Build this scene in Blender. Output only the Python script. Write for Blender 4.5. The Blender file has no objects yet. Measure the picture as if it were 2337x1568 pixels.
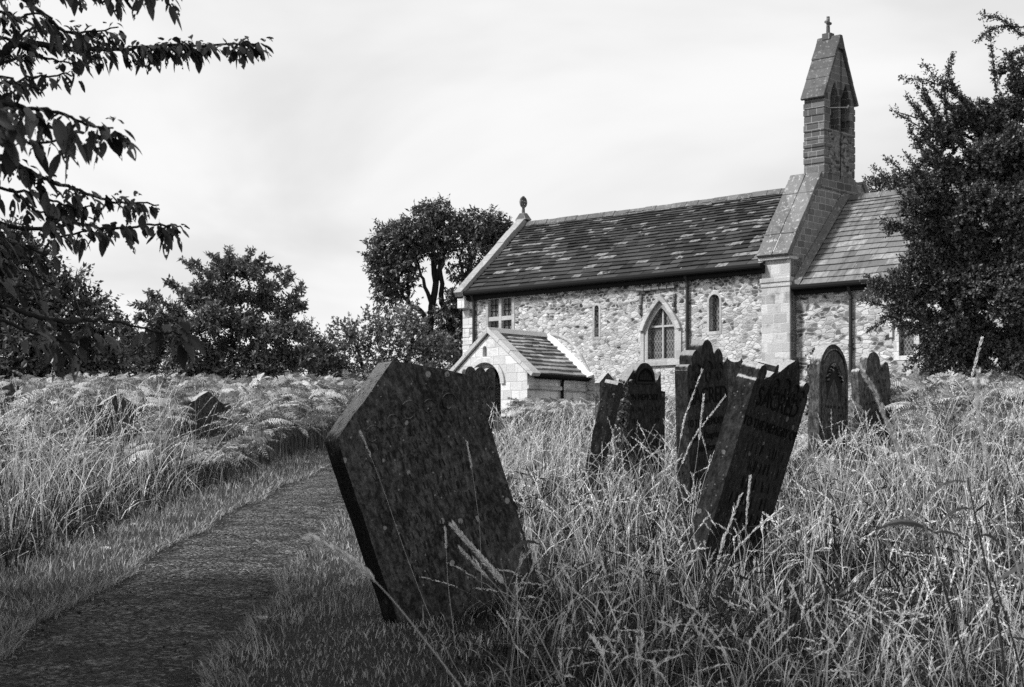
import bpy, math, random
import numpy as np
from mathutils import Vector, Matrix, Euler
from mathutils.geometry import tessellate_polygon

rng = np.random.default_rng(7)
random.seed(7)
PI = math.pi
R = math.radians
scene = bpy.context.scene
COL = scene.collection
EYE = 1.36            # camera height over the ground under it
FPX = 3895.0          # focal length in layout pixels (2337 wide)
CX, HY = 1168.5, 1070.0

def P(px, py, Y):
    """layout pixel + distance -> world point"""
    return np.array([(px - CX) * Y / FPX, Y, (HY - py) * Y / FPX + EYE])

def ground(y):
    y = np.asarray(y, float)
    t = np.clip((y - 40.0) / 26.0, 0, 1)
    far = 2.4 + 0.06 * 26.0 * (t - t * t / 2)
    return np.where(y < 40, 0.06 * y, far)

# ------------------------------------------------------------------ materials
class NT:
    def __init__(self, name):
        self.m = bpy.data.materials.new(name); self.m.use_nodes = True
        self.t = self.m.node_tree; self.t.nodes.clear()
        self.out = self.t.nodes.new('ShaderNodeOutputMaterial')
    def n(self, kind, ins=None, **kw):
        nd = self.t.nodes.new('ShaderNode' + kind)
        for k, v in kw.items(): setattr(nd, k, v)
        for k, v in (ins or {}).items(): self.set(nd, k, v)
        return nd
    def set(self, nd, k, v):
        s = nd.inputs[k]
        if isinstance(v, bpy.types.NodeSocket): self.t.links.new(v, s)
        elif isinstance(v, bpy.types.Node): self.t.links.new(v.outputs[0], s)
        elif isinstance(v, (int, float)) and s.type == 'RGBA': s.default_value = (v, v, v, 1)
        else: s.default_value = v
    def math(self, op, a, b=0.0, c=0.0, clamp=False):
        return self.n('Math', {0: a, 1: b, 2: c}, operation=op, use_clamp=clamp).outputs[0]
    def mix(self, f, a, b):
        nd = self.n('Mix', data_type='FLOAT'); nd.clamp_factor = True
        self.set(nd, 0, f); self.set(nd, 2, a); self.set(nd, 3, b)
        return nd.outputs[0]
    def ramp(self, v, stops, interp='LINEAR'):
        nd = self.n('ValToRGB', {0: v}); cr = nd.color_ramp; cr.interpolation = interp
        while len(cr.elements) < len(stops): cr.elements.new(0.5)
        for e, (p, c) in zip(cr.elements, stops): e.position = p; e.color = (c, c, c, 1)
        return nd.outputs[0]
    def coord(self, which='Object'):
        return self.n('TexCoord').outputs[which]
    def noise(self, vec, scale, detail=4, rough=0.6, **kw):
        return self.n('TexNoise', {'Vector': vec, 'Scale': scale, 'Detail': detail, 'Roughness': rough}, **kw).outputs['Fac']
    def smooth(self, v, lo, hi):
        return self.n('MapRange', {0: v, 1: lo, 2: hi, 3: 0.0, 4: 1.0}, interpolation_type='SMOOTHSTEP').outputs[0]
    def bump(self, h, strength=0.5, dist=0.02):
        return self.n('Bump', {'Height': h, 'Strength': strength, 'Distance': dist}).outputs[0]
    def finish(self, col, rough=0.85, bump=None, spec=0.25, metal=0.0, transl=0.0):
        b = self.n('BsdfPrincipled', {'Base Color': col, 'Roughness': rough, 'Specular IOR Level': spec, 'Metallic': metal})
        if bump is not None: self.set(b, 'Normal', bump)
        sh = b.outputs[0]
        if transl > 0:
            tr = self.n('BsdfTranslucent', {'Color': col})
            mx = self.n('MixShader', {0: transl, 1: sh, 2: tr.outputs[0]}); sh = mx.outputs[0]
        self.t.links.new(sh, self.out.inputs[0])
        return self.m

MAT = {}
def wallvec(k, sx=1.0, sz=1.0):
    s = k.n('SeparateXYZ', {0: k.coord()})
    h = k.math('ADD', s.outputs[0], s.outputs[1])
    return k.n('CombineXYZ', {0: k.math('MULTIPLY', h, sx), 1: k.math('MULTIPLY', s.outputs[2], sz), 2: 0.0}).outputs[0], s

def mat_rubble(name, scale, top, dark_amt, low, gain=1.0, band=1.1):
    k = NT(name)
    v, s = wallvec(k, 1.0, 2.0)
    nz = k.n('TexNoise', {'Vector': v, 'Scale': 1.7, 'Detail': 2}); nf = k.n('TexNoise', {'Vector': v, 'Scale': 9.0, 'Detail': 3})
    def warp(a, nd, amt): return k.n('VectorMath', {0: a, 1: k.n('VectorMath', {0: nd.outputs['Color'], 3: amt}, operation='SCALE').outputs[0]}, operation='ADD').outputs[0]
    wv = warp(warp(v, nz, 0.42), nf, 0.10)
    va = k.n('TexVoronoi', {'Vector': wv, 'Scale': scale}, voronoi_dimensions='2D')
    ve = k.n('TexVoronoi', {'Vector': wv, 'Scale': scale}, voronoi_dimensions='2D', feature='DISTANCE_TO_EDGE')
    fine = k.noise(v, 24, 6, 0.75); med = k.noise(v, 6, 5, 0.7)
    rnd = k.n('SeparateColor', {0: va.outputs['Color']})
    edge = k.math('ADD', ve.outputs['Distance'], k.math('MULTIPLY', k.math('SUBTRACT', med, 0.5), 0.30))
    mort = k.smooth(edge, 0.03, 0.20)
    tone = k.ramp(rnd.outputs[0], [(0.0, 0.16), (0.25, 0.30), (0.6, 0.44), (0.85, 0.56), (1.0, 0.68)])
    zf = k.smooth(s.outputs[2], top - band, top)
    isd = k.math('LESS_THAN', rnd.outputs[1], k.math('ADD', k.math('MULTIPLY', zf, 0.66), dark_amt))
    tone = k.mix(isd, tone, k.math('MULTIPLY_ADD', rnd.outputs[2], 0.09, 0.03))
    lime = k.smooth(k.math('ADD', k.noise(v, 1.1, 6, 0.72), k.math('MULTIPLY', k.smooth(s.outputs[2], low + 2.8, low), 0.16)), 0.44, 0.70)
    col = k.mix(mort, 0.50, tone)
    col = k.mix(k.math('MULTIPLY', lime, k.math('MULTIPLY_ADD', isd, -0.5, 0.75)), col, 0.60)
    col = k.math('MULTIPLY', col, k.math('MULTIPLY_ADD', fine, 1.7, 0.15))
    stain = k.smooth(k.noise(v, 2.3, 7, 0.75), 0.56, 0.78)
    col = k.mix(k.math('MULTIPLY', stain, 0.55), col, 0.20)
    # thin black joints on one side of the stones
    crack = k.math('MULTIPLY', k.math('LESS_THAN', k.math('ABSOLUTE', k.math('SUBTRACT', edge, 0.05)), 0.034), k.math('GREATER_THAN', k.noise(v, 3.1, 3, 0.6), 0.45))
    col = k.mix(k.math('MULTIPLY', crack, 0.75), col, 0.06)
    h = k.math('ADD', k.math('MULTIPLY', mort, 0.9), k.math('ADD', k.math('MULTIPLY', fine, 0.5), k.math('MULTIPLY', med, 0.6)))
    return k.finish(k.math('MULTIPLY', col, gain), 0.92, k.bump(h, 0.42, 0.045))

def mat_ashlar(name, base, var, mortar, bw=0.62, bh=0.3, dirt=0.4, spots=0.0):
    k = NT(name)
    v, s = wallvec(k)
    nz = k.n('TexNoise', {'Vector': v, 'Scale': 3.0, 'Detail': 3})
    wv = k.n('VectorMath', {0: v, 1: k.n('VectorMath', {0: nz.outputs['Color'], 3: 0.05}, operation='SCALE').outputs[0]}, operation='ADD').outputs[0]
    br = k.n('TexBrick', {'Vector': wv, 'Color1': base * (1 - var), 'Color2': base * (1 + var), 'Mortar': mortar, 'Scale': 1.0,
                          'Mortar Size': 0.014, 'Mortar Smooth': 0.3, 'Brick Width': bw, 'Row Height': bh}, offset=0.43, squash=0.7, squash_frequency=3)
    bcol = k.n('SeparateColor', {0: br.outputs['Color']}).outputs[0]
    big = k.noise(v, 1.3, 6, 0.7); fine = k.noise(v, 18, 6, 0.75)
    col = k.math('MULTIPLY', bcol, k.math('MULTIPLY_ADD', fine, 1.0, 0.5))
    col = k.mix(k.math('MULTIPLY', k.smooth(big, 0.5, 0.72), dirt), col, base * 0.3)
    if spots > 0:
        sp = k.noise(k.coord(), 7.0, 6, 0.8)
        m = k.smooth(sp, 0.555, 0.62)
        col = k.mix(k.math('MULTIPLY', m, spots), col, 0.5)
    h = k.math('ADD', k.math('MULTIPLY', br.outputs['Fac'], -0.8), k.math('MULTIPLY', fine, 0.8))
    return k.finish(col, 0.92, k.bump(h, 0.7, 0.03))

def mat_slate(name, lo, hi, light, frac, streak=0.0):
    k = NT(name)
    at = k.n('Attribute', attribute_name='tint').outputs['Fac']
    v = k.coord()
    fine = k.noise(v, 14, 6, 0.75); big = k.noise(v, 0.8, 4, 0.6)
    base = k.mix(k.math('FRACT', k.math('MULTIPLY', at, 7.31)), lo, hi)
    isl = k.math('GREATER_THAN', k.math('ADD', at, k.math('MULTIPLY', k.math('SUBTRACT', big, 0.5), 1.1)), 1.0 - frac)
    lich = k.smooth(k.noise(v, 5, 6, 0.8), 0.38, 0.60)
    col = k.mix(k.math('MULTIPLY', isl, k.math('MULTIPLY_ADD', lich, 0.8, 0.2)), base, light)
    spot = k.smooth(k.noise(v, 9, 6, 0.8), 0.62, 0.70)
    col = k.mix(k.math('MULTIPLY', spot, 0.55), col, light)
    col = k.math('MULTIPLY', col, k.math('MULTIPLY_ADD', fine, 1.1, 0.45))
    if streak > 0:
        mp = k.n('Mapping', {0: v, 3: (3.0, 0.35, 0.35)}).outputs[0]
        st = k.smooth(k.noise(mp, 1.6, 6, 0.7), 0.47, 0.72)
        col = k.mix(k.math('MULTIPLY', st, streak), col, lo * 0.45)
    return k.finish(col, 0.8, k.bump(fine, 0.5, 0.02), spec=0.3)

def mat_stone(name, lo, hi, lich, lichen_top=0.28, amount=0.5, under_shade=0.0):
    """weathered headstone: dark patina, pale lichen discs, lichen crust on the upward faces"""
    k = NT(name)
    v = k.coord()
    big = k.noise(v, 4, 7, 0.78); fine = k.noise(v, 55, 5, 0.75); mid = k.noise(k.n('Mapping', {0: v, 3: (1.0, 1.0, 0.45)}).outputs[0], 30, 6, 0.8)
    col = k.mix(k.smooth(k.math('ADD', k.math('MULTIPLY', big, 0.5), k.math('MULTIPLY', k.math('ADD', mid, fine), 0.25)), 0.36, 0.68), lo, hi)
    col = k.math('MULTIPLY', col, k.math('MULTIPLY_ADD', k.smooth(mid, 0.35, 0.7), 1.1, 0.4))
    for sc, th in ((9.0, 0.17), (24.0, 0.14)):
        vo = k.n('TexVoronoi', {'Vector': v, 'Scale': sc})
        keep = k.math('GREATER_THAN', k.n('SeparateColor', {0: vo.outputs['Color']}).outputs[0], 1 - amount)
        m = k.math('MULTIPLY', k.math('LESS_THAN', k.math('ADD', vo.outputs['Distance'], k.math('MULTIPLY', fine, 0.15)), th + 0.06), keep)
        col = k.mix(k.math('MULTIPLY', m, 0.7), col, lich)
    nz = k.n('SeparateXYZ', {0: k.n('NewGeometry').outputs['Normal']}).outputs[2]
    up = k.smooth(k.math('ADD', nz, k.math('MULTIPLY', k.math('SUBTRACT', mid, 0.5), 0.7)), 0.42, 0.62)
    col = k.mix(up, col, k.math('MULTIPLY', lichen_top, k.math('MULTIPLY_ADD', mid, 1.6, 0.2)))
    under = k.smooth(k.math('MULTIPLY', nz, -1.0), 0.275, 0.335)   # shade of the downward-tilted sides painted in, near black
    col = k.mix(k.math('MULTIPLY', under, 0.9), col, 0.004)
    pit = k.n('TexVoronoi', {'Vector': k.n('VectorMath', {0: v, 1: k.n('VectorMath', {0: k.n('TexNoise', {'Vector': v, 'Scale': 30.0}).outputs['Color'], 3: 0.03}, operation='SCALE').outputs[0]}, operation='ADD').outputs[0], 'Scale': 38.0})
    pm = k.math('MULTIPLY', k.math('LESS_THAN', pit.outputs['Distance'], 0.30), k.math('GREATER_THAN', k.noise(v, 6, 3, 0.6), 0.54))
    col = k.mix(k.math('MULTIPLY', pm, 0.6), col, 0.005)
    h = k.math('ADD', mid, k.math('SUBTRACT', k.math('MULTIPLY', fine, 0.7), k.math('MULTIPLY', pm, 0.8)))
    return k.finish(col, 0.93, k.bump(h, 0.8, 0.012), spec=0.15)

def mat_leaf(name, lo, hi, transl=0.25, rough=0.5, spec=0.35):
    k = NT(name)
    at = k.n('Attribute', attribute_name='tint').outputs['Fac']
    col = k.mix(at, lo, hi)
    return k.finish(col, rough, None, spec, transl=transl)

def mat_plain(name, c, rough=0.6, spec=0.3, metal=0.0, var=0.3, sc=20, bs=0.3):
    k = NT(name)
    f = k.noise(k.coord(), sc, 5, 0.7)
    return k.finish(k.math('MULTIPLY', c, k.math('MULTIPLY_ADD', f, 2 * var, 1 - var)), rough, k.bump(f, bs, 0.01), spec, metal)

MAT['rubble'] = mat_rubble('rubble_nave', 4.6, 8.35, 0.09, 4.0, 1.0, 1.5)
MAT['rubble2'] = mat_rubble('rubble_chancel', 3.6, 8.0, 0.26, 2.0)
MAT['ashlar'] = mat_ashlar('pale_ashlar', 0.64, 0.2, 0.52, 0.6, 0.33, 0.6)
MAT['pier'] = mat_ashlar('pier_ashlar', 0.46, 0.28, 0.56, 0.55, 0.34, 0.75)
MAT['bell'] = mat_ashlar('bellcote_stone', 0.12, 0.4, 0.30, 0.52, 0.26, 0.6)
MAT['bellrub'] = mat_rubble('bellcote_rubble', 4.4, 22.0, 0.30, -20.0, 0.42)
MAT['gablestone'] = mat_ashlar('gable_stone', 0.20, 0.3, 0.42, 0.45, 0.24, 0.5)
MAT['coping'] = mat_ashlar('coping_stone', 0.32, 0.15, 0.32, 3.0, 5.0, 0.6, 0.7)
MAT['coping_dark'] = mat_ashlar('coping_dark', 0.16, 0.2, 0.16, 0.9, 5.0, 0.6, 0.75)
MAT['bellroof'] = mat_ashlar('bellcote_roof', 0.09, 0.2, 0.09, 4.0, 0.75, 0.5, 0.35)
MAT['slate'] = mat_slate('nave_slates', 0.014, 0.060, 0.26, 0.13)
MAT['slate2'] = mat_slate('chancel_slates', 0.12, 0.20, 0.30, 0.22, 0.75)
MAT['slate3'] = mat_slate('porch_slates', 0.12, 0.34, 0.50, 0.30, 0.5)
MAT['ridge'] = mat_ashlar('ridge_stone', 0.13, 0.25, 0.13, 0.6, 5.0, 0.6, 0.4)
MAT['porch_coping'] = mat_ashlar('porch_coping', 0.50, 0.12, 0.5, 3.0, 5.0, 0.35, 0.3)
MAT['slit'] = mat_ashlar('window_dressing', 0.40, 0.2, 0.5, 0.5, 0.36, 0.5)
MAT['iron'] = mat_plain('black_iron', 0.014, 0.85, 0.08)
MAT['pipe'] = mat_plain('grey_pipe', 0.045, 0.8, 0.15)
MAT['oak'] = mat_plain('old_timber', 0.03, 0.8, 0.2)
MAT['dark'] = mat_plain('shade_fill', 0.012, 0.95, 0.05)
MAT['lime'] = mat_plain('lime_flashing', 0.80, 0.8, 0.2, var=0.1)
MAT['whitewood'] = mat_plain('pale_bar', 0.42, 0.7, 0.2, var=0.15)
MAT['inscr'] = mat_plain('cut_letters', 0.006, 0.95, 0.05)
MAT['carve'] = mat_plain('carved_relief', 0.022, 0.95, 0.1, var=0.6, sc=40, bs=0.8)

def mat_glass():
    k = NT('leaded_glass')
    s = k.n('SeparateXYZ', {0: k.coord()})
    h = k.math('ADD', s.outputs[0], s.outputs[1])
    a = k.math('MULTIPLY_ADD', s.outputs[2], 0.62, h); b = k.math('MULTIPLY_ADD', s.outputs[2], -0.62, h)
    def ln(x, per, w):
        f = k.math('FRACT', k.math('DIVIDE', x, per)); return k.math('LESS_THAN', k.math('ABSOLUTE', k.math('SUBTRACT', f, 0.5)), w)
    m = k.math('MAXIMUM', ln(a, 0.13, 0.10), ln(b, 0.13, 0.10))
    bars = ln(s.outputs[2], 0.42, 0.035)
    pane = k.noise(k.coord(), 9, 2, 0.5)
    col = k.mix(m, k.math('MULTIPLY_ADD', pane, 0.05, 0.02), 0.20)
    col = k.mix(bars, col, 0.18)
    return k.finish(col, k.mix(m, 0.18, 0.7), k.bump(pane, 0.25, 0.02), 0.5)
MAT['glass'] = mat_glass()

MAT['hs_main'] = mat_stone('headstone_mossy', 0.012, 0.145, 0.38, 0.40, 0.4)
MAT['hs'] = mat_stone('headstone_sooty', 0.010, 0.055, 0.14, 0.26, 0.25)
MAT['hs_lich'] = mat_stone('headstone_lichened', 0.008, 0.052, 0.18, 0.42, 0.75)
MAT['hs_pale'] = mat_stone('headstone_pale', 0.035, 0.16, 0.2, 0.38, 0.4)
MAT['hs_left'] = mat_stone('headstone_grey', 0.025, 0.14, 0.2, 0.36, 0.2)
MAT['leaf_cherry'] = mat_leaf('cherry_leaf', 0.020, 0.15, 0.25)
MAT['leaf_dark'] = mat_leaf('dark_leaf', 0.02, 0.20, 0.12)
MAT['leaf_mid'] = mat_leaf('mid_leaf', 0.03, 0.30, 0.15)
MAT['leaf_ash'] = mat_leaf('ash_leaf', 0.02, 0.20, 0.15)
MAT['leaf_thorn'] = mat_leaf('hawthorn_leaf', 0.010, 0.20, 0.08, 0.4)
MAT['leaf_ivy'] = mat_leaf('ivy_leaf', 0.03, 0.2, 0.1, 0.4)
MAT['bark'] = mat_plain('dark_bark', 0.022, 0.9, 0.1, var=0.5, sc=12, bs=0.7)
MAT['grass'] = mat_leaf('grass_blade', 0.012, 0.74, 0.08, 0.45)
MAT['grass_short'] = mat_leaf('turf_blade', 0.05, 0.60, 0.15, 0.6)
MAT['seed'] = mat_leaf('seed_head', 0.55, 0.88, 0.25, 0.7, 0.2)
MAT['stalk_dark'] = mat_leaf('dark_stalk', 0.008, 0.035, 0.1, 0.6)
MAT['fern'] = mat_leaf('bracken_frond', 0.03, 0.60, 0.12, 0.45)
MAT['flower'] = mat_leaf('white_petal', 0.7, 0.85, 0.2, 0.7)
MAT['grit'] = mat_leaf('grit', 0.03, 0.40, 0.0, 0.9, 0.1)
def mat_ground():
    k = NT('soil'); v = k.coord()
    f = k.noise(v, 8, 6, 0.7); g = k.noise(v, 60, 4, 0.7)
    c = k.math('MULTIPLY', k.mix(f, 0.012, 0.05), k.math('MULTIPLY_ADD', g, 1.2, 0.3))
    return k.finish(c, 0.95, k.bump(g, 0.8, 0.03))
MAT['ground'] = mat_ground()
def mat_path():
    k = NT('worn_tarmac'); v = k.coord()
    vo = k.n('TexVoronoi', {'Vector': v, 'Scale': 60.0}); ch = k.n('SeparateColor', {0: vo.outputs['Color']}).outputs[0]
    f = k.noise(v, 3.2, 6, 0.7); g = k.noise(v, 45, 4, 0.8)
    c = k.mix(k.smooth(ch, 0.35, 1.0), 0.010, 0.27)
    c = k.mix(k.math('GREATER_THAN', ch, 0.90), c, k.math('MULTIPLY', ch, 0.36))
    c = k.math('MULTIPLY', c, k.math('MULTIPLY_ADD', k.smooth(f, 0.32, 0.68), 1.2, 0.3))
    sx = k.n('SeparateXYZ', {0: v})
    side = k.math('ABSOLUTE', k.math('ADD', sx.outputs[0], 1.98))
    moss = k.smooth(k.math('ADD', k.noise(v, 5, 6, 0.75), k.math('MULTIPLY', k.smooth(side, 0.30, 0.60), 0.17)), 0.56, 0.70)
    c = k.mix(k.math('MULTIPLY', moss, 0.85), c, 0.008)
    cr = k.n('TexVoronoi', {'Vector': k.n('VectorMath', {0: v, 1: k.n('VectorMath', {0: k.n('TexNoise', {'Vector': v, 'Scale': 3.0}).outputs['Color'], 3: 0.5}, operation='SCALE').outputs[0]}, operation='ADD').outputs[0], 'Scale': 0.9}, feature='DISTANCE_TO_EDGE')
    c = k.mix(k.math('LESS_THAN', cr.outputs['Distance'], 0.008), c, 0.003)
    h = k.math('ADD', k.math('MULTIPLY', vo.outputs['Distance'], -1.4), k.math('ADD', k.math('MULTIPLY', g, 1.2), k.math('MULTIPLY', f, 4.0)))
    return k.finish(c, 0.85, k.bump(h, 1.0, 0.025), 0.25)
MAT['path'] = mat_path()

# ------------------------------------------------------------------ mesh helpers
def np_mesh(name, V, quads=None, tris=None, mat=None, parent=None, tint=None, smooth=False):
    me = bpy.data.meshes.new(name)
    V = np.asarray(V, np.float32).reshape(-1, 3)
    q = np.asarray(quads if quads is not None else np.zeros((0, 4)), np.int32).reshape(-1, 4)
    t = np.asarray(tris if tris is not None else np.zeros((0, 3)), np.int32).reshape(-1, 3)
    me.vertices.add(len(V)); me.vertices.foreach_set('co', V.ravel())
    li = np.concatenate([q.ravel(), t.ravel()])
    ls = np.concatenate([np.arange(len(q)) * 4, len(q) * 4 + np.arange(len(t)) * 3]).astype(np.int32)
    me.loops.add(len(li)); me.loops.foreach_set('vertex_index', li)
    me.polygons.add(len(ls)); me.polygons.foreach_set('loop_start', ls)
    if tint is not None:
        a = me.attributes.new('tint', 'FLOAT', 'FACE'); a.data.foreach_set('value', np.asarray(tint, np.float32))
    me.update(calc_edges=True); me.validate()
    if smooth: me.polygons.foreach_set('use_smooth', np.ones(len(ls), bool))
    if mat: me.materials.append(MAT[mat] if isinstance(mat, str) else mat)
    o = bpy.data.objects.new(name, me); COL.objects.link(o)
    if parent: o.parent = parent
    return o

class MB:
    def __init__(self): self.v = []; self.f = []; self.t = []
    def add(self, v, f, tint=0.5):
        b = len(self.v); self.v += [tuple(x) for x in v]
        for q in f: self.f.append([b + i for i in q]); self.t.append(tint)
    def box(self, x0, x1, y0, y1, z0, z1, tint=0.5):
        v = [(x, y, z) for z in (z0, z1) for y in (y0, y1) for x in (x0, x1)]
        self.add(v, [(0, 2, 3, 1), (4, 5, 7, 6), (0, 1, 5, 4), (2, 6, 7, 3), (0, 4, 6, 2), (1, 3, 7, 5)], tint)
    def hexa(self, v, tint=0.5):      # 8 corners: lower ring 0-3 then upper ring 4-7
        self.add(v, [(3, 2, 1, 0), (4, 5, 6, 7), (0, 1, 5, 4), (1, 2, 6, 5), (2, 3, 7, 6), (3, 0, 4, 7)], tint)
    def poly(self, outer, holes, fn, d):
        """flat polygon (u,v) with holes, fn maps (u,v)->3D, extruded along vector d"""
        loops = [list(outer)] + [list(h) for h in holes]
        flat = [p for l in loops for p in l]
        tri = tessellate_polygon([[Vector((p[0], p[1], 0)) for p in l] for l in loops])
        A = [np.array(fn(*p), float) for p in flat]; B = [a + np.array(d, float) for a in A]
        n = len(flat); f = []
        for t in tri: f.append(tuple(t)); f.append(tuple(n + i for i in reversed(t)))
        s = 0
        for l in loops:
            m = len(l)
            for i in range(m):
                a, b = s + i, s + (i + 1) % m
                f.append((a, b, n + b, n + a))
            s += m
        self.add(A + B, f)
    def tube(self, pts, rad, seg=8, cap=True, tint=0.5):
        pts = [np.array(p, float) for p in pts]
        if not hasattr(rad, '__len__'): rad = [rad] * len(pts)
        v = []; f = []
        prev = None
        for i, p in enumerate(pts):
            d = pts[min(i + 1, len(pts) - 1)] - pts[max(i - 1, 0)]; d /= np.linalg.norm(d) + 1e-9
            ref = np.array([0, 0, 1.0]) if abs(d[2]) < 0.9 else np.array([1.0, 0, 0])
            if prev is not None: ref = prev
            a = np.cross(d, ref); a /= np.linalg.norm(a) + 1e-9; b = np.cross(a, d); prev = b
            for j in range(seg):
                t = 2 * PI * j / seg; v.append(p + rad[i] * (math.cos(t) * a + math.sin(t) * b))
        for i in range(len(pts) - 1):
            for j in range(seg):
                f.append((i * seg + j, i * seg + (j + 1) % seg, (i + 1) * seg + (j + 1) % seg, (i + 1) * seg + j))
        if cap:
            f.append(tuple(range(seg))[::-1]); f.append(tuple((len(pts) - 1) * seg + j for j in range(seg)))
        self.add(v, f, tint)
    def build(self, name, mat, parent=None, bevel=0.0, smooth=False, seg=2, auto=0):
        me = bpy.data.meshes.new(name); me.from_pydata(self.v, [], self.f)
        a = me.attributes.new('tint', 'FLOAT', 'FACE'); a.data.foreach_set('value', np.array(self.t, np.float32))
        me.validate(); me.update()
        import bmesh
        bm = bmesh.new(); bm.from_mesh(me); bmesh.ops.recalc_face_normals(bm, faces=bm.faces)
        if bevel or smooth or auto: bmesh.ops.remove_doubles(bm, verts=bm.verts, dist=1e-5)
        bm.to_mesh(me); bm.free()
        if smooth:
            me.polygons.foreach_set('use_smooth', np.ones(len(me.polygons), bool))
        if auto:
            me.polygons.foreach_set('use_smooth', np.ones(len(me.polygons), bool)); me.set_sharp_from_angle(angle=R(auto))
        me.materials.append(MAT[mat])
        o = bpy.data.objects.new(name, me); COL.objects.link(o)
        if parent: o.parent = parent
        if bevel:
            m = o.modifiers.new('worn_edges', 'BEVEL'); m.width = bevel; m.segments = seg; m.limit_method = 'ANGLE'; m.angle_limit = R(35)
        return o

def tag(o, label=None, cat=None, group=None, kind=None):
    if label: o['label'] = label
    if cat: o['category'] = cat
    if group: o['group'] = group
    if kind: o['kind'] = kind
    return o
def empty(name, loc, rot=(0, 0, 0)):
    o = bpy.data.objects.new(name, None); o.location = loc; o.rotation_euler = rot; o.empty_display_size = 0.3
    COL.objects.link(o); return o

# ------------------------------------------------------------------ camera, light, sky
cam = bpy.data.cameras.new('camera'); co = bpy.data.objects.new('camera', cam); COL.objects.link(co)
co.location = (0, 0, EYE); co.rotation_euler = (R(90), 0, 0)
cam.sensor_width = 36; cam.lens = 36 * FPX / 2337.0
cam.shift_y = (HY - 784.0) / 2337.0
cam.clip_start = 0.05; cam.clip_end = 3000
cam.dof.use_dof = True; cam.dof.focus_distance = 20; cam.dof.aperture_fstop = 13.0
scene.camera = co

SUN_EL = 46; sun_dir = Vector((-0.95, -0.22, 0)).normalized() * math.cos(R(SUN_EL)); sun_dir.z = math.sin(R(SUN_EL))
sl = bpy.data.lights.new('sun', 'SUN'); so = bpy.data.objects.new('sun', sl); COL.objects.link(so)
sl.energy = 5.0; sl.angle = R(9); sl.color = (1.0, 1.0, 1.0)
so.rotation_euler = (-sun_dir).to_track_quat('-Z', 'Y').to_euler(); so.location = (-20, 10, 30)

w = bpy.data.worlds.new('World'); scene.world = w; w.use_nodes = True
t = w.node_tree; t.nodes.clear()
def wn(kind, **kw):
    n = t.nodes.new('ShaderNode' + kind)
    for k_, v_ in kw.items(): setattr(n, k_, v_)
    return n
sky = wn('TexSky', sky_type='NISHITA', sun_disc=False, sun_elevation=R(SUN_EL), sun_rotation=math.atan2(sun_dir.x, sun_dir.y))
bw = wn('RGBToBW'); t.links.new(sky.outputs[0], bw.inputs[0])
tc = wn('TexCoord'); sp = wn('SeparateXYZ'); t.links.new(tc.outputs['Generated'], sp.inputs[0])
def wm(op, a, b):
    n = wn('Math', operation=op)
    for i, x in enumerate((a, b)):
        if isinstance(x, (int, float)): n.inputs[i].default_value = x
        else: t.links.new(x, n.inputs[i])
    return n.outputs[0]
zz = wm('ADD', wm('MAXIMUM', sp.outputs[2], 0.0), 0.30)
cv = wn('CombineXYZ'); t.links.new(wm('DIVIDE', sp.outputs[0], zz), cv.inputs[0]); t.links.new(wm('DIVIDE', sp.outputs[1], zz), cv.inputs[1])
n1 = wn('TexNoise'); t.links.new(cv.outputs[0], n1.inputs[0]); n1.inputs['Scale'].default_value = 1.5; n1.inputs['Detail'].default_value = 5; n1.inputs['Roughness'].default_value = 0.5; n1.inputs['Distortion'].default_value = 0.4
mr = wn('MapRange', interpolation_type='SMOOTHSTEP'); t.links.new(n1.outputs['Fac'], mr.inputs[0])
for i_, v_ in zip((1, 2, 3, 4), (0.34, 0.62, 7.3, 9.4)): mr.inputs[i_].default_value = v_
mx = wn('Mix', data_type='FLOAT'); mrz = wn('MapRange', interpolation_type='SMOOTHSTEP'); t.links.new(sp.outputs[2], mrz.inputs[0])
for i_, v_ in zip((1, 2, 3, 4), (0.30, 0.66, 0.93, 0.28)): mrz.inputs[i_].default_value = v_
t.links.new(mrz.outputs[0], mx.inputs[0])
t.links.new(bw.outputs[0], mx.inputs[2]); t.links.new(mr.outputs[0], mx.inputs[3])
bg = wn('Background'); bg.inputs[1].default_value = 0.1; t.links.new(mx.outputs[0], bg.inputs[0])
ow = wn('OutputWorld'); t.links.new(bg.outputs[0], ow.inputs[0])
scene.view_settings.view_transform = 'Standard'; scene.view_settings.look = 'None'
scene.view_settings.exposure = 0.10; scene.view_settings.gamma = 1.0
scene.cycles.max_bounces = 6; scene.cycles.diffuse_bounces = 3; scene.cycles.transmission_bounces = 4
scene.cycles.use_denoising = False

# ------------------------------------------------------------------ ground and path
PATH = np.array([[-1.72, 2.0], [-1.78, 5.0], [-1.86, 8.0], [-1.98, 11.0], [-2.05, 14.0], [-2.06, 17.0], [-2.02, 20.0], [-1.9, 24.0], [-1.6, 34.0], [-1.2, 48.0], [-0.9, 63.6]])
def path_x(y): return np.interp(y, PATH[:, 1], PATH[:, 0])
PW = 0.56
def edge_wob(y, s):
    return 0.05 * np.sin(y * 1.9 + s * 2) + 0.02 * np.sin(y * 4.1 + s * 5)
ys = np.concatenate([np.linspace(-12, 40, 27), np.linspace(42, 70, 20), np.array([80, 100, 140, 200, 320, 600, 1200])])
xs = np.concatenate([np.array([-900, -400, -200, -100, -60]), np.linspace(-40, 40, 33), np.array([60, 100, 200, 400, 900])])
gx, gy = np.meshgrid(xs, ys); V = np.stack([gx, gy, ground(gy)], -1).reshape(-1, 3)
nx = len(xs); idx = np.arange((len(ys) - 1) * nx).reshape(len(ys) - 1, nx)[:, :-1].ravel()
tag(np_mesh('ground', V, quads=np.stack([idx, idx + 1, idx + nx + 1, idx + nx], -1), mat='ground'), kind='structure')
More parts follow.
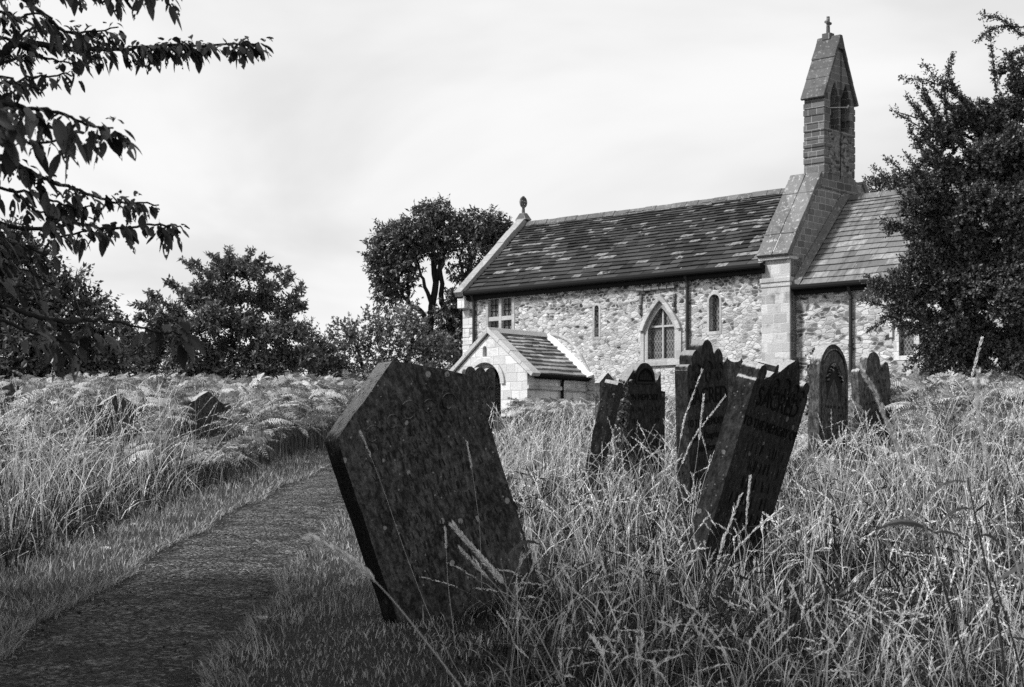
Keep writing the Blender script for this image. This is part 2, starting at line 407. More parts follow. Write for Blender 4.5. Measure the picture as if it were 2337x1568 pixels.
py = np.concatenate([np.linspace(2, 30, 281), np.linspace(30.5, 63.6, 60)]); cxp = path_x(py)
cols = np.linspace(-1, 1, 7); V = []
for c in cols:
    off = c * PW + (edge_wob(py, 1) if c == 1 else edge_wob(py, 0) if c == -1 else 0)
    V.append(np.stack([cxp + off, py, ground(py) + 0.006 + 0.018 * (1 - c * c)], -1))
V = np.stack(V, 1).reshape(-1, 3); m = len(cols)
idx = np.arange((len(py) - 1) * m).reshape(-1, m)[:, :-1].ravel()
tag(np_mesh('path', V, quads=np.stack([idx, idx + 1, idx + m + 1, idx + m], -1), mat='path', smooth=True), kind='structure')

# ------------------------------------------------------------------ church
# local axes: x east along the nave, y north, z up; origin on the south wall under the pointed window
EX, EY = 0.7358, -0.6772
W0 = np.array([5.5, 63.0])
church = empty('church', (W0[0], W0[1], 0), (0, 0, math.atan2(EY, EX)))
tag(church, 'small rubble-stone church with a slate roof, a tall bellcote and a porch', 'church')
def wl(px, py, yo=0.0):
    """layout pixel -> (x, z) on the vertical plane y = yo of the church"""
    kx = (px - CX) / FPX
    ox, oy = W0[0] + yo * -EY, W0[1] + yo * EX
    x = (kx * oy - ox) / (EX - kx * EY)
    Yd = oy + x * EY
    return x, (HY - py) * Yd / FPX + EYE

XW, XP, XE = -10.18, 4.49, 5.67     # west end, pier start, east face of the gable wall
ZE = 8.52                            # eaves
YC = 3.5; ZR = 11.72                # ridge
ZB = 2.6
S3 = lambda u, v: (u, 0.0, v)

def round_arch(x0, x1, zb, zs, n=12):
    c, r = (x0 + x1) / 2, (x1 - x0) / 2
    return [(x0, zb), (x1, zb)] + [(c + r * math.cos(a), zs + r * math.sin(a)) for a in np.linspace(0, PI, n)]
def pointed_arch(x0, x1, zb, zs, za, n=9):
    c = (x0 + x1) / 2
    right = []
    for s in np.linspace(0, 1, n):
        # gentle convex curve from springing to the apex
        right.append((x1 + (c - x1) * s ** 1.25, zs + (za - zs) * (1 - (1 - s) ** 1.12)))
    left = [(2 * c - a, b) for a, b in right[::-1][1:]]
    return [(x0, zb), (x1, zb)] + right + left

# openings (from the photograph)
ax0, az1 = wl(1114, 683); ax1, az0 = wl(1169, 757)
W1 = (ax0, ax1, az0 - 0.1, az1)
s1x0, s1z0 = wl(1357, 769); s1x1, _ = wl(1366.5, 769); s1z1 = wl(1362, 697)[1]
s2x0, s2z0 = wl(1618.5, 757); s2x1, _ = wl(1642, 757); s2z1 = wl(1630, 672)[1]
px0, pz0 = wl(1479, 820); px1, _ = wl(1539.5, 820); pzs = wl(1509, 752)[1]; pza = wl(1509, 702)[1]
o1 = [(W1[0], W1[2]), (W1[1], W1[2]), (W1[1], W1[3]), (W1[0], W1[3])]
o2 = round_arch(s1x0, s1x1, s1z0, s1z1 - (s1x1 - s1x0) / 2)
o3 = round_arch(s2x0, s2x1, s2z0, s2z1 - (s2x1 - s2x0) / 2)
o4 = pointed_arch(px0, px1, pz0, pzs, pza)
b = MB(); b.poly([(XW, ZB), (XP, ZB), (XP, ZE + 0.05), (XW, ZE + 0.05)], [o1, o2, o3, o4], S3, (0, 0.7, 0))
b.build('nave_wall', 'rubble', church)
b = MB()
b.poly([(0.7, ZB), (2 * YC, ZB), (2 * YC, ZE), (YC, ZR - 0.15), (0.7, ZE + 0.52)], [], lambda u, v: (XW + 0.012, u, v), (0.6, 0, 0))
b.box(XW + 0.7, XE - 0.7, 2 * YC - 0.7, 2 * YC, ZB, ZE)
b.build('rear_wall', 'rubble', church)
# quoins on the west corner, alternating long and short
b = MB(); z = ZB; i = 0
while z < ZE - 0.35:
    h = random.uniform(0.3, 0.46); L = 0.62 if i % 2 else 0.36
    b.box(XW - 0.02, XW + L, -0.022, 0.02, z + 0.012, z + h - 0.012); b.box(XW - 0.022, XW + 0.02, 0.021, 0.98 - L, z + 0.012, z + h - 0.012); z += h; i += 1
b.build('quoins', 'ashlar', church, 0.01)

def slates(name, O, along, upv, La, Lb, g0, g1, wr, th, mat, parent, sag=0.0, jit=0.012):
    O, A, U = np.array(O, float), np.array(along, float), np.array(upv, float)
    N = np.cross(A, U); N = N if N[2] > 0 else -N
    b = MB(); v = 0.0; r = 0
    base = []
    while v < Lb - 0.02:
        g = g0 + (g1 - g0) * (v / Lb); g = min(g, Lb - v); u = -random.uniform(0, 0.3)
        while u < La:
            wd = random.uniform(*wr) * (0.75 + 0.5 * (1 - v / Lb)); u0, u1 = max(u, 0), min(u + wd - 0.008, La)
            if u1 - u0 > 0.05:
                l0 = random.uniform(-jit, jit); tt = th * random.uniform(0.75, 1.35); lift = random.uniform(0, 0.012)
                sg = lambda uu, vv: -sag * math.sin(PI * uu / La) * (0.4 + 0.6 * vv / Lb) + 0.012 * math.sin(uu * 1.7 + vv * 2.1)
                def pt(uu, vv, hh): return O + A * uu + U * vv + N * (hh + sg(uu, vv))
                vt = min(v + g * 1.12, Lb)
                b.hexa([pt(u0, v + l0, 0.02), pt(u1, v + l0, 0.02), pt(u1, vt, -0.02), pt(u0, vt, -0.02),
                        pt(u0, v + l0, 0.02 + tt + lift), pt(u1, v + l0 + random.uniform(-.006, .006), 0.02 + tt + lift), pt(u1, vt, tt * 0.25), pt(u0, vt, tt * 0.25)], random.random())
            u += wd
        v += g; r += 1
    # boarding below the slates
    b.hexa([O - N * 0.06, O + A * La - N * 0.06, O + A * La + U * Lb - N * 0.06, O + U * Lb - N * 0.06,
            O + N * 0.0, O + A * La + N * 0.0, O + A * La + U * Lb - N * 0.03, O + U * Lb - N * 0.03], 0.1)
    return b.build(name, mat, parent)
def slope(y0, z0, y1, z1):
    L = math.hypot(y1 - y0, z1 - z0); return (0, (y1 - y0) / L, (z1 - z0) / L), L
RX0, RX1 = XW + 0.34, XP + 0.16
u_, L_ = slope(-0.22, ZE, YC, ZR)
roof = slates('nave_roof', (RX0, -0.22, ZE), (1, 0, 0), u_, RX1 - RX0, L_, 0.30, 0.15, (0.30, 0.70), 0.046, 'slate', church, sag=0.05)
u2, L2 = slope(2 * YC + 0.22, ZE, YC, ZR)
bk = MB(); bk.hexa([(RX0, 2 * YC + 0.22, ZE - 0.05), (RX1, 2 * YC + 0.22, ZE - 0.05), (RX1, YC, ZR - 0.05), (RX0, YC, ZR - 0.05), (RX0, 2 * YC + 0.22, ZE + 0.03), (RX1, 2 * YC + 0.22, ZE + 0.03), (RX1, YC, ZR + 0.03), (RX0, YC, ZR + 0.03)], 0.3)
bk.build('rear_roof', 'slate', church)
b = MB(); x = RX0 - 0.05
while x < RX1:
    l = random.uniform(0.5, 0.85); x1 = min(x + l, RX1); dz = random.uniform(-0.015, 0.02) - 0.05 * math.sin(PI * (x - RX0) / (RX1 - RX0))
    b.hexa([(x + .006, YC - .21, ZR - .12 + dz), (x1 - .006, YC - .21, ZR - .12 + dz), (x1 - .006, YC + .21, ZR - .12 + dz), (x + .006, YC + .21, ZR - .12 + dz),
            (x + .006, YC - .05, ZR + .10 + dz), (x1 - .006, YC - .05, ZR + .10 + dz), (x1 - .006, YC + .05, ZR + .10 + dz), (x + .006, YC + .05, ZR + .10 + dz)], random.random())
    x = x1
b.build('ridge_stones', 'ridge', church, 0.012)
# west gable coping (upstanding), kneeler
def coping(name, mat, x0, x1, pts, th, seams=0.0, n=7):
    """slab band following (y,z) pts between x0 and x1"""
    b = MB()
    for (ya, za), (yb, zb) in zip(pts[:-1], pts[1:]):
        L = math.hypot(yb - ya, zb - za); dy, dz = (yb - ya) / L, (zb - za) / L; ny, nz_ = -dz, dy
        if nz_ < 0: ny, nz_ = -ny, -nz_
        k = max(1, int(L / 0.85))
        for i in range(k):
            s0, s1 = L * i / k + 0.004, L * (i + 1) / k - 0.004; e = random.uniform(-.012, .012)
            q = lambda s, h, x: (x, ya + dy * s + ny * h, za + dz * s + nz_ * h)
            b.hexa([q(s0, 0, x0), q(s0, 0, x1), q(s1, 0, x1), q(s1, 0, x0), q(s0, th + e, x0), q(s0, th + e, x1), q(s1, th + e, x1), q(s1, th + e, x0)], random.random())
    return b.build(name, mat, church, 0.015)
coping('west_coping', 'coping', XW - 0.07, XW + 0.36, [(-0.36, ZE - 0.16), (YC, ZR + 0.06)], 0.24)
coping('west_coping', 'coping', XW - 0.07, XW + 0.36, [(2 * YC + 0.36, ZE - 0.16), (YC, ZR + 0.06)], 0.24)
b = MB(); b.box(XW - 0.06, XW + 0.34, -0.30, 0.15, ZE - 0.62, ZE - 0.2); b.build('kneeler', 'ashlar', church, 0.02)
# wheel-head cross on the west gable
b = MB(); zc = ZR + 0.28
b.hexa([(XW - .16, YC - .2, zc - .1), (XW + .44, YC - .2, zc - .1), (XW + .44, YC + .2, zc - .1), (XW - .16, YC + .2, zc - .1),
        (XW + .02, YC - .1, zc + .2), (XW + .26, YC - .1, zc + .2), (XW + .26, YC + .1, zc + .2), (XW + .02, YC + .1, zc + .2)])
b.tube([(XW + .14, YC, zc + .15), (XW + .14, YC, zc + .5)], [0.075, 0.055], 8)
cz = zc + 0.66
ring = [(XW + .14 + .0, YC + .17 * math.cos(a), cz + .2 * math.sin(a)) for a in np.linspace(0, 2 * PI, 25)]
b.tube(ring, 0.05, 8, False)
b.tube([(XW + .14, YC, cz - .26), (XW + .14, YC, cz + .26)], 0.05, 8); b.tube([(XW + .14, YC - .2, cz), (XW + .14, YC + .2, cz)], 0.05, 8)
b.build('wheel_cross', 'bell', church, smooth=False)

# gutters and pipes
b = MB(); b.tube([(RX0, -0.30, ZE - 0.03), (RX1, -0.30, ZE - 0.06)], 0.105, 10); b.box(RX0, RX1, -0.19, -0.004, ZE - 0.30, ZE - 0.02)  # gutter, with a deep black board below standing in for the eaves shadow
b.build('gutter', 'iron', church)
def downpipe(px, yoff, ztop, zbot, wall_y):
    x, _ = wl(px, 700, wall_y - yoff); b = MB(); yy = wall_y - yoff
    b.tube([(x, yy - 0.16, ztop + .02), (x, yy - 0.12, ztop - .12), (x, yy, ztop - .35), (x, yy, zbot)], 0.06, 10)
    for z in np.arange(ztop - .5, zbot, -1.6): b.tube([(x, yy, z), (x, yy, z + 0.09)], 0.078, 10)
    return b.build('downpipe', 'pipe', church)
downpipe(1568, 0.09, ZE - 0.05, ZB, 0.0); downpipe(1081, 0.09, ZE - 0.05, ZB, 0.0)

# windows
def window_glass(name, outline, yo, parent):
    b = MB(); b.poly(outline, [], lambda u, v: (u, yo, v), (0, 0.03, 0)); return b.build('glass', 'glass', parent)
def grow(poly, c, sx, sz): return [(c[0] + (p[0] - c[0]) * sx, c[1] + (p[1] - c[1]) * sz) for p in poly]
# two-light mullioned window
b = MB(); fo = [(W1[0] - .13, W1[2] - .12), (W1[1] + .14, W1[2] - .12), (W1[1] + .14, W1[3] + .04), (W1[0] - .13, W1[3] + .04)]
b.poly(fo, [[(W1[0] + .02, W1[2] + .02), (W1[1] - .02, W1[2] + .02), (W1[1] - .02, W1[3] - .02), (W1[0] + .02, W1[3] - .02)]], lambda u, v: (u, -0.025, v), (0, 0.24, 0))
xm = (W1[0] + W1[1]) / 2; zt = wl(1140, 727)[1]
b.box(xm - .075, xm + .075, -0.01, 0.19, W1[2] + .021, W1[3] - .021); b.box(W1[0] + .021, xm - .076, -0.005, 0.19, zt - .085, zt + .085); b.box(xm + .076, W1[1] - .021, -0.005, 0.19, zt - .085, zt + .085)
mw = b.build('mullioned_window', 'slit', church, 0.012)
window_glass('glass', o1, 0.15, mw)
b = MB(); b.box(W1[0] - .2, W1[1] + .2, -0.06, 0.05, W1[3] + .042, W1[3] + .2); b.build('lintel', 'oak', mw, 0.01)
b = MB()
for xa, xb in ((W1[0] + .021, xm - .076), (xm + .076, W1[1] - .021)):
    for za, zb_ in ((W1[2] + .021, zt - .086), (zt + .086, W1[3] - .021)):
        c = (xa + xb) / 2; b.box(c - .012, c + .012, 0.10, 0.125, za, zb_)
        for zz_ in np.linspace(za, zb_, 4)[1:-1]: b.box(xa, xb, 0.126, 0.146, zz_ - .01, zz_ + .01)
b.build('glazing_bars', 'iron', mw)
# slit windows
for o, hw in ((o2, 0.10), (o3, 0.09)):
    c = (sum(p[0] for p in o[:2]) / 2, (o[0][1] + max(p[1] for p in o)) / 2); wd = o[1][0] - o[0][0]; ht = 2 * (c[1] - o[0][1])
    outer = round_arch(o[0][0] - hw, o[1][0] + hw, o[0][1] - .12, o[2][1] , 12)
    b = MB(); b.poly(outer, [o], lambda u, v: (u, -0.012, v), (0, 0.10, 0)); sw = b.build('slit_window', 'slit', church, 0.008)
    window_glass('glass', o, 0.34 if wd < .3 else 0.24, sw)
# pointed window
cxp_ = (px0 + px1) / 2; cc = (cxp_, pzs)
inner = o4
mid_ = pointed_arch(px0 - .16, px1 + .16, pz0 - .10, pzs, pza + .24)
b = MB(); b.poly(mid_, [inner], lambda u, v: (u, -0.015, v), (0, 0.3, 0)); pw = b.build('pointed_window', 'slit', church, 0.015)
out2 = pointed_arch(px0 - .33, px1 + .33, pz0 - .10, pzs + .0, pza + .50)
mid2 = pointed_arch(px0 - .165, px1 + .165, pz0 - .11, pzs, pza + .245)
hood_o = pointed_arch(px0 - .36, px1 + .36, pzs - .1, pzs - .02, pza + .46)[2:]; hood_i = pointed_arch(px0 - .17, px1 + .17, pzs - .1, pzs - .02, pza + .25)[2:]
b = MB(); b.poly(hood_o + hood_i[::-1], [], lambda u, v: (u, -0.14, v), (0, 0.16, 0)); b.build('hood_mould', 'pier', pw, 0.02)
b = MB()
for sgn in (-1, 1):
    e = cxp_ + sgn * (cxp_ - px0 + .165); e2 = e + sgn * .17
    b.box(min(e, e2), max(e, e2), -0.05, 0.03, pz0 - .45, pzs - .06)
b.box(px0 - .34, px1 + .34, -0.09, 0.03, pz0 - .27, pz0 - .105); b.build('jambs', 'slit', pw, 0.015)
window_glass('glass', inner, 0.2, pw)
b = MB(); ztr = wl(1509, 744)[1]
b.box(cxp_ - .03, cxp_ + .03, 0.10, 0.18, pz0 + .01, pza - .1); b.box(px0 + .01, cxp_ - .031, 0.11, 0.18, ztr - .035, ztr + .035); b.box(cxp_ + .031, px1 - .01, 0.11, 0.18, ztr - .035, ztr + .035)
b.build('glazing_bars', 'whitewood', pw)
# broken square label mould above the pointed window
b = MB(); xa, za = wl(1456, 662); xb, _ = wl(1544, 657)
n_ = 5
for i in range(n_):
    u0, u1 = xa + (xb - xa) * i / n_, xa + (xb - xa) * (i + 1) / n_ - .03; e = random.uniform(-.02, .02)
    b.box(u0, u1, -0.12 + e, 0.03, za - .07 + e, za + .07 + e)
for pxx, ya_, yb_ in ((1463, 672, 716), (1540.5, 668, 711)):
    x, zt_ = wl(pxx, ya_); _, zb_ = wl(pxx, yb_); n_ = 4
    for i in range(n_):
        e = random.uniform(-.025, .025); b.box(x - .06 + e, x + .05 + e, -0.09 + e, 0.03, zb_ + (zt_ - zb_) * i / n_, zb_ + (zt_ - zb_) * (i + 1) / n_ - .025)
b.build('label_mould', 'bell', church, 0.02)

# gable wall between nave and chancel, with its pier
YB0, YB1 = 2.13, 4.15; YBC = (YB0 + YB1) / 2
ZK = 8.80          # foot of the coping
ZS = 11.78         # foot of the bellcote
b = MB()
b.box(XP, XE, -0.07, 0.7, ZB, ZK - 0.05)
b.box(XP - .04, XE + .04, -0.13, 0.3, 7.86, 8.02); b.box(XP - .02, XE + .03, -0.10, 0.3, 7.70, 7.857)
b.box(XP - .05, XE + .05, -0.20, 0.4, ZK - 0.16, ZK - 0.055)
b.build('pier', 'pier', church, 0.02)
b = MB(); b.poly([(0.0, ZB), (2 * YC, ZB), (2 * YC, ZK), (YB1 + .45, ZS + .05), (YB0 - .02, ZS + .05), (0.0, ZK)], [], lambda u, v: (XP + .03, u, v), (XE - XP - .03, 0, 0))
b.build('gable_wall', 'gablestone', church)
xm_ = (XP + XE) / 2
for (q0, q1) in ((XP - .06, xm_ - .012), (xm_ + .012, XE + .06)):
    coping('gable_coping', 'coping_dark', q0, q1, [(-0.16, ZK - 0.1), (YB0 - .12, ZS + 0.02)], 0.2)
    coping('gable_coping', 'coping_dark', q0, q1, [(2 * YC + .16, ZK - 0.1), (YB1 + .5, ZS + 0.02)], 0.2)
b = MB(); b.poly([(xm_ - .02, 0), (xm_ + .02, 0), (xm_ + .02, 1), (xm_ - .02, 1)], [], lambda u, v: (u, -0.14 + (YB0 - .0) * v, ZK + .02 + (ZS - ZK + .02) * v), (0, -0.08, 0.1))
b.build('coping_joint', 'lime', church)
# bellcote
XB0, XB1 = XE - 0.84, XE
b = MB()
b.hexa([(XB0 - .22, YB0 - .24, ZS - .45), (XE + .03, YB0 - .24, ZS - .45), (XE + .03, YB1 + .3, ZS - .45), (XB0 - .22, YB1 + .3, ZS - .45),
        (XB0 - .02, YB0 - .02, ZS + .12), (XE + .01, YB0 - .02, ZS + .12), (XE + .01, YB1 + .06, ZS + .12), (XB0 - .02, YB1 + .06, ZS + .12)])
ZBE, ZBA = 14.62, 16.85   # bellcote eave and apex
zsill = 13.55
l1 = pointed_arch(YB0 + .40, YB0 + .97, zsill, 14.65, 15.25); l2 = pointed_arch(YB0 + 1.13, YB0 + 1.72, zsill, 14.65, 15.25)
b.poly([(YB0, ZS + .1), (YB1, ZS + .1), (YB1, ZBE), (YBC, ZBA - .12), (YB0, ZBE)], [l1, l2], lambda u, v: (XB0, u, v), (XB1 - XB0, 0, 0))
bell = b.build('bellcote', 'bell', church, 0.02)
b = MB(); b.poly([(YB0 + .28, ZS + .14), (YB1 - .2, ZS + .14), (YB1 - .2, zsill - .12), (YB0 + .28, zsill - .12)], [], lambda u, v: (XE - .02, u, v), (0.032, 0, 0)); b.build('rubble_panel', 'bellrub', bell)
b = MB()
z = ZS + .14; i = 0
while z < ZBE - .3:      # corner stones of the south face, some set slightly proud
    h = random.uniform(.22, .34); e = random.uniform(.0, .035)
    b.box(XB0 - .01 - e * .5, XE + .012 + e * .3, YB0 - .012 - e, YB0 + (.42 if i % 2 else .26), z + .012, z + h - .012)
    b.box(XB0 - .01, XE + .012 + e * .3, YB1 - (.40 if i % 2 else .24), YB1 + .012 + e, z + .012, z + h - .012); z += h; i += 1
b.build('corner_stones', 'bell', bell, 0.025)
def bell_roof(y0, sgn):
    pts = [(y0 + sgn * .0 - (0.09 if sgn > 0 else -0.09), ZBE - .06), (YBC, ZBA)]
    (ya, za), (yb, zb) = pts; n = 3; b = MB(); L = math.hypot(yb - ya, zb - za); dy, dz = (yb - ya) / L, (zb - za) / L; ny, nz_ = -dz * sgn, dy * sgn
    for i in range(n):
        s0, s1 = L * i / n, L * (i + 1) / n + .04; e = random.uniform(0, .02)
        q = lambda s, h, x: (x, ya + dy * s + ny * h, za + dz * s + nz_ * h)
        x0, x1 = XB0 - .06, XB1 + .08
        b.hexa([q(s0, 0, x0), q(s0, 0, x1), q(s1, 0, x1), q(s1, 0, x0), q(s0, .10 + e, x0), q(s0, .10 + e, x1), q(s1, .085, x1), q(s1, .085, x0)], random.random())
    b.build('bellcote_roof', 'bellroof', bell, 0.02)
b = MB(); b.box(XB0 + .06, XB0 + .2, YB0 + .40, YB1 - .25, zsill - .05, 15.25); b.build('lancet_shade_block', 'dark', bell)  # dark box added behind the lancets; keeps sun out so they read shaded
bell_roof(YB0, 1); bell_roof(YB1, -1)
b = MB(); b.hexa([(XB0 - .08, YBC - .25, ZBA - .38), (XB1 + .10, YBC - .25, ZBA - .38), (XB1 + .10, YBC + .25, ZBA - .38), (XB0 - .08, YBC + .25, ZBA - .38),
                  (XB0 - .05, YBC - .08, ZBA + .14), (XB1 + .08, YBC - .08, ZBA + .14), (XB1 + .08, YBC + .08, ZBA + .14), (XB0 - .05, YBC + .08, ZBA + .14)])
b.build('cap_stone', 'bellroof', bell, 0.025)
b = MB(); xc_ = XB0 + .36; zc = ZBA + .14
b.box(xc_ - .17, xc_ + .17, YBC - .14, YBC + .14, zc - .1, zc + .12)
b.tube([(xc_, YBC, zc + .05), (xc_, YBC, zc + .74)], [0.075, 0.06], 8); b.tube([(xc_ - .0, YBC - .17, zc + .52), (xc_, YBC + .17, zc + .52)], 0.055, 8)
b.build('stone_cross', 'bell', bell)
b = MB(); b.tube([(XE + .05, YBC + .02, ZBA - .3), (XE + .06, YBC - .0, zsill), (XE + .07, YBC - .06, ZS)], 0.014, 6); b.build('lightning_conductor', 'iron', bell)
b = MB(); b.tube([(XE - .1, YB0 + .5, 14.3), (XE + .22, YB0 + 1.2, 14.38)], 0.018, 6); b.tube([(XE + .2, YB0 + 1.17, 14.34), (XE + .24, YB0 + 1.23, 14.46)], 0.03, 6); b.build('iron_bracket', 'whitewood', bell)

# chancel
YN = 0.34; XC1 = XE + 9.2; ZCE = 7.66; YCC = 3.42; ZCR = 11.12
cw0, cz1 = wl(2046, 728, YN); cw1, cz0 = wl(2086, 806, YN)
cz1 = wl(2060, 735, YN)[1]; cz0 = wl(2060, 812, YN)[1]
oc = [(cw0 + .1, cz0), (cw1, cz0), (cw1, cz1), (cw0 + .1, cz1)]
b = MB(); b.poly([(XE, ZB), (XC1, ZB), (XC1, ZCE), (XE, ZCE)], [oc], lambda u, v: (u, YN, v), (0, 0.6, 0))
b.box(XE, XC1, 2 * YCC - YN - .6, 2 * YCC - YN, ZB, ZCE); b.build('chancel_wall', 'rubble2', church)
b = MB(); b.poly([(YN + .6, ZB), (2 * YCC - YN - .6, ZB), (2 * YCC - YN - .6, ZCE + .3), (YCC, ZCR - .1), (YN + .6, ZCE + .3)], [], lambda u, v: (XC1 - .6, u, v), (.59, 0, 0)); b.build('chancel_gable', 'rubble2', church)
u_, L_ = slope(YN - .26, ZCE, YCC, ZCR)
slates('chancel_roof', (XE + .02, YN - .26, ZCE), (1, 0, 0), u_, XC1 - XE + .1, L_, 0.36, 0.19, (0.38, 0.62), 0.024, 'slate2', church, jit=0.006)
b = MB(); b.hexa([(XE + .02, 2 * YCC - YN + .26, ZCE - .05), (XC1 + .1, 2 * YCC - YN + .26, ZCE - .05), (XC1 + .1, YCC, ZCR - .05), (XE + .02, YCC, ZCR - .05), (XE + .02, 2 * YCC - YN + .26, ZCE + .03), (XC1 + .1, 2 * YCC - YN + .26, ZCE + .03), (XC1 + .1, YCC, ZCR + .03), (XE + .02, YCC, ZCR + .03)], .4)
b.build('rear_roof', 'slate2', church)
b = MB(); x = XE + .02
while x < XC1:
    x1 = x + .8; b.hexa([(x, YCC - .2, ZCR - .12), (x1 - .01, YCC - .2, ZCR - .12), (x1 - .01, YCC + .2, ZCR - .12), (x, YCC + .2, ZCR - .12), (x, YCC - .05, ZCR + .09), (x1 - .01, YCC - .05, ZCR + .09), (x1 - .01, YCC + .05, ZCR + .09), (x, YCC + .05, ZCR + .09)]); x = x1
b.build('ridge_stones', 'ridge', church, 0.012)
# mortar fillet where the chancel roof meets the gable wall
b = MB(); b.hexa([(XE + .02, YN - .3, ZCE + .06), (XE + .30, YN - .3, ZCE + .06), (XE + .30, YCC - .1, ZCR + .02), (XE + .02, YCC - .1, ZCR + .02), (XE + .02, YN - .34, ZCE + .20), (XE + .22, YN - .3, ZCE + .11), (XE + .22, YCC - .1, ZCR + .10), (XE + .02, YCC - .12, ZCR + .22)]); b.build('fillet', 'coping_dark', church, 0.02)
b = MB(); b.tube([(XE + .05, YN - .34, ZCE - .03), (XC1, YN - .34, ZCE - .06)], 0.10, 10); b.box(XE + .02, XC1, YN - .2, YN - .004, ZCE - .26, ZCE - .02); b.build('gutter', 'iron', church)  # chancel gutter; its black board is deepened as shade under the eaves
downpipe(1941, 0.1, ZCE - .05, ZB, YN)
b = MB(); fo = [(oc[0][0] - .2, cz0 - .15), (cw1 + .2, cz0 - .15), (cw1 + .2, cz1 + .2), (oc[0][0] - .2, cz1 + .2)]
b.poly(fo, [oc], lambda u, v: (u, YN - .02, v), (0, .25, 0)); b.box(fo[0][0] - .12, fo[1][0] + .1, YN - .12, YN + .02, cz1 + .203, cz1 + .32); b.box(fo[0][0] - .12, fo[0][0] - .004, YN - .1, YN + .02, cz1 - .5, cz1 + .2)
cwin = b.build('chancel_window', 'ashlar', church, 0.012); window_glass('glass', oc, YN + .15, cwin)

# porch: gable facing south
PXc = -5.57; PL = 3.36; PH = 1.95; PZE, PZR = 4.93, 6.52
yf = -PL
b = MB()
doorw = 0.72; dzs = wl(1105, 846, yf)[1] - .1
dx0, dx1 = PXc - 0.33 - doorw, PXc - 0.33 + doorw
dx0 = wl(1073, 850, yf)[0]; dx1 = wl(1143, 850, yf)[0]; zap = wl(1106, 829, yf)[1]
dr = (dx1 - dx0) / 2; door = round_arch(dx0, dx1, ZB, zap - dr, 20)
nx0, nz0 = wl(1101.5, 814, yf); nx1, nz1 = wl(1110.5, 789, yf); niche = round_arch(nx0, nx1, nz0, nz1 - (nx1 - nx0) / 2, 8)
b.poly([(PXc - PH, ZB), (PXc + PH, ZB), (PXc + PH, PZE - .02), (PXc, PZR - .1), (PXc - PH, PZE - .02)], [door, niche], lambda u, v: (u, yf, v), (0, .45, 0))
b.box(PXc + PH - .4, PXc + PH, yf + .451, -.004, ZB, PZE - .02); b.box(PXc - PH, PXc - PH + .4, yf + .451, -.004, ZB, PZE - .02)
porch = b.build('porch', 'ashlar', church)
b = MB(); b.poly(niche, [], lambda u, v: (u, yf + .16, v), (0, .05, 0)); b.build('niche_back', 'bell', porch)
ro = round_arch(dx0 - .22, dx1 + .22, zap - dr - .02, zap - dr, 20)[2:]; ri = round_arch(dx0 - .02, dx1 + .02, zap - dr - .02, zap - dr, 20)[2:]
b = MB(); b.poly(ro + ri[::-1], [], lambda u, v: (u, yf - .07, v), (0, .1, 0)); b.build('arch_ring', 'ashlar', porch, 0.02)
# inner order of the arch, dark interior and iron gate
b = MB(); ro = round_arch(dx0 - .0, dx1 + .0, ZB, zap - dr, 20)[2:]; ri = round_arch(dx0 + .13, dx1 - .13, ZB, zap - dr - .02, 20)[2:]
b.poly(ro + ri[::-1], [], lambda u, v: (u, yf + .2, v), (0, .2, 0)); b.build('inner_arch', 'pier', porch, 0.02)
b = MB(); b.poly(round_arch(dx0 + .3, dx1 - .3, ZB, zap - dr - .3, 14), [], lambda u, v: (u, -0.05, v), (0, 0.04, 0)); b.build('church_door', 'oak', porch)
b = MB()
for x in np.linspace(dx0 + .06, dx1 - .06, 13):
    zt_ = zap - dr + math.sqrt(max(0, (dr - .05) ** 2 - (x - (dx0 + dx1) / 2) ** 2)) - .25
    b.tube([(x, yf + .42, ZB), (x, yf + .42, zt_)], 0.014, 6); b.tube([(x, yf + .42, zt_), (x, yf + .42, zt_ + .1)], [.03, .002], 6)
for z in (zap - dr, zap - dr - .55, zap - 2.2): b.box(dx0, dx1, yf + .41, yf + .43, z, z + .04)
arc_ = [((dx0 + dx1) / 2 + (dr - .15) * math.cos(a), yf + .42, zap - dr + .1 + .35 * math.sin(a)) for a in np.linspace(0, PI, 14)]
b.tube(arc_, .016, 6); b.build('iron_gate', 'iron', porch)
PE = PH + .2
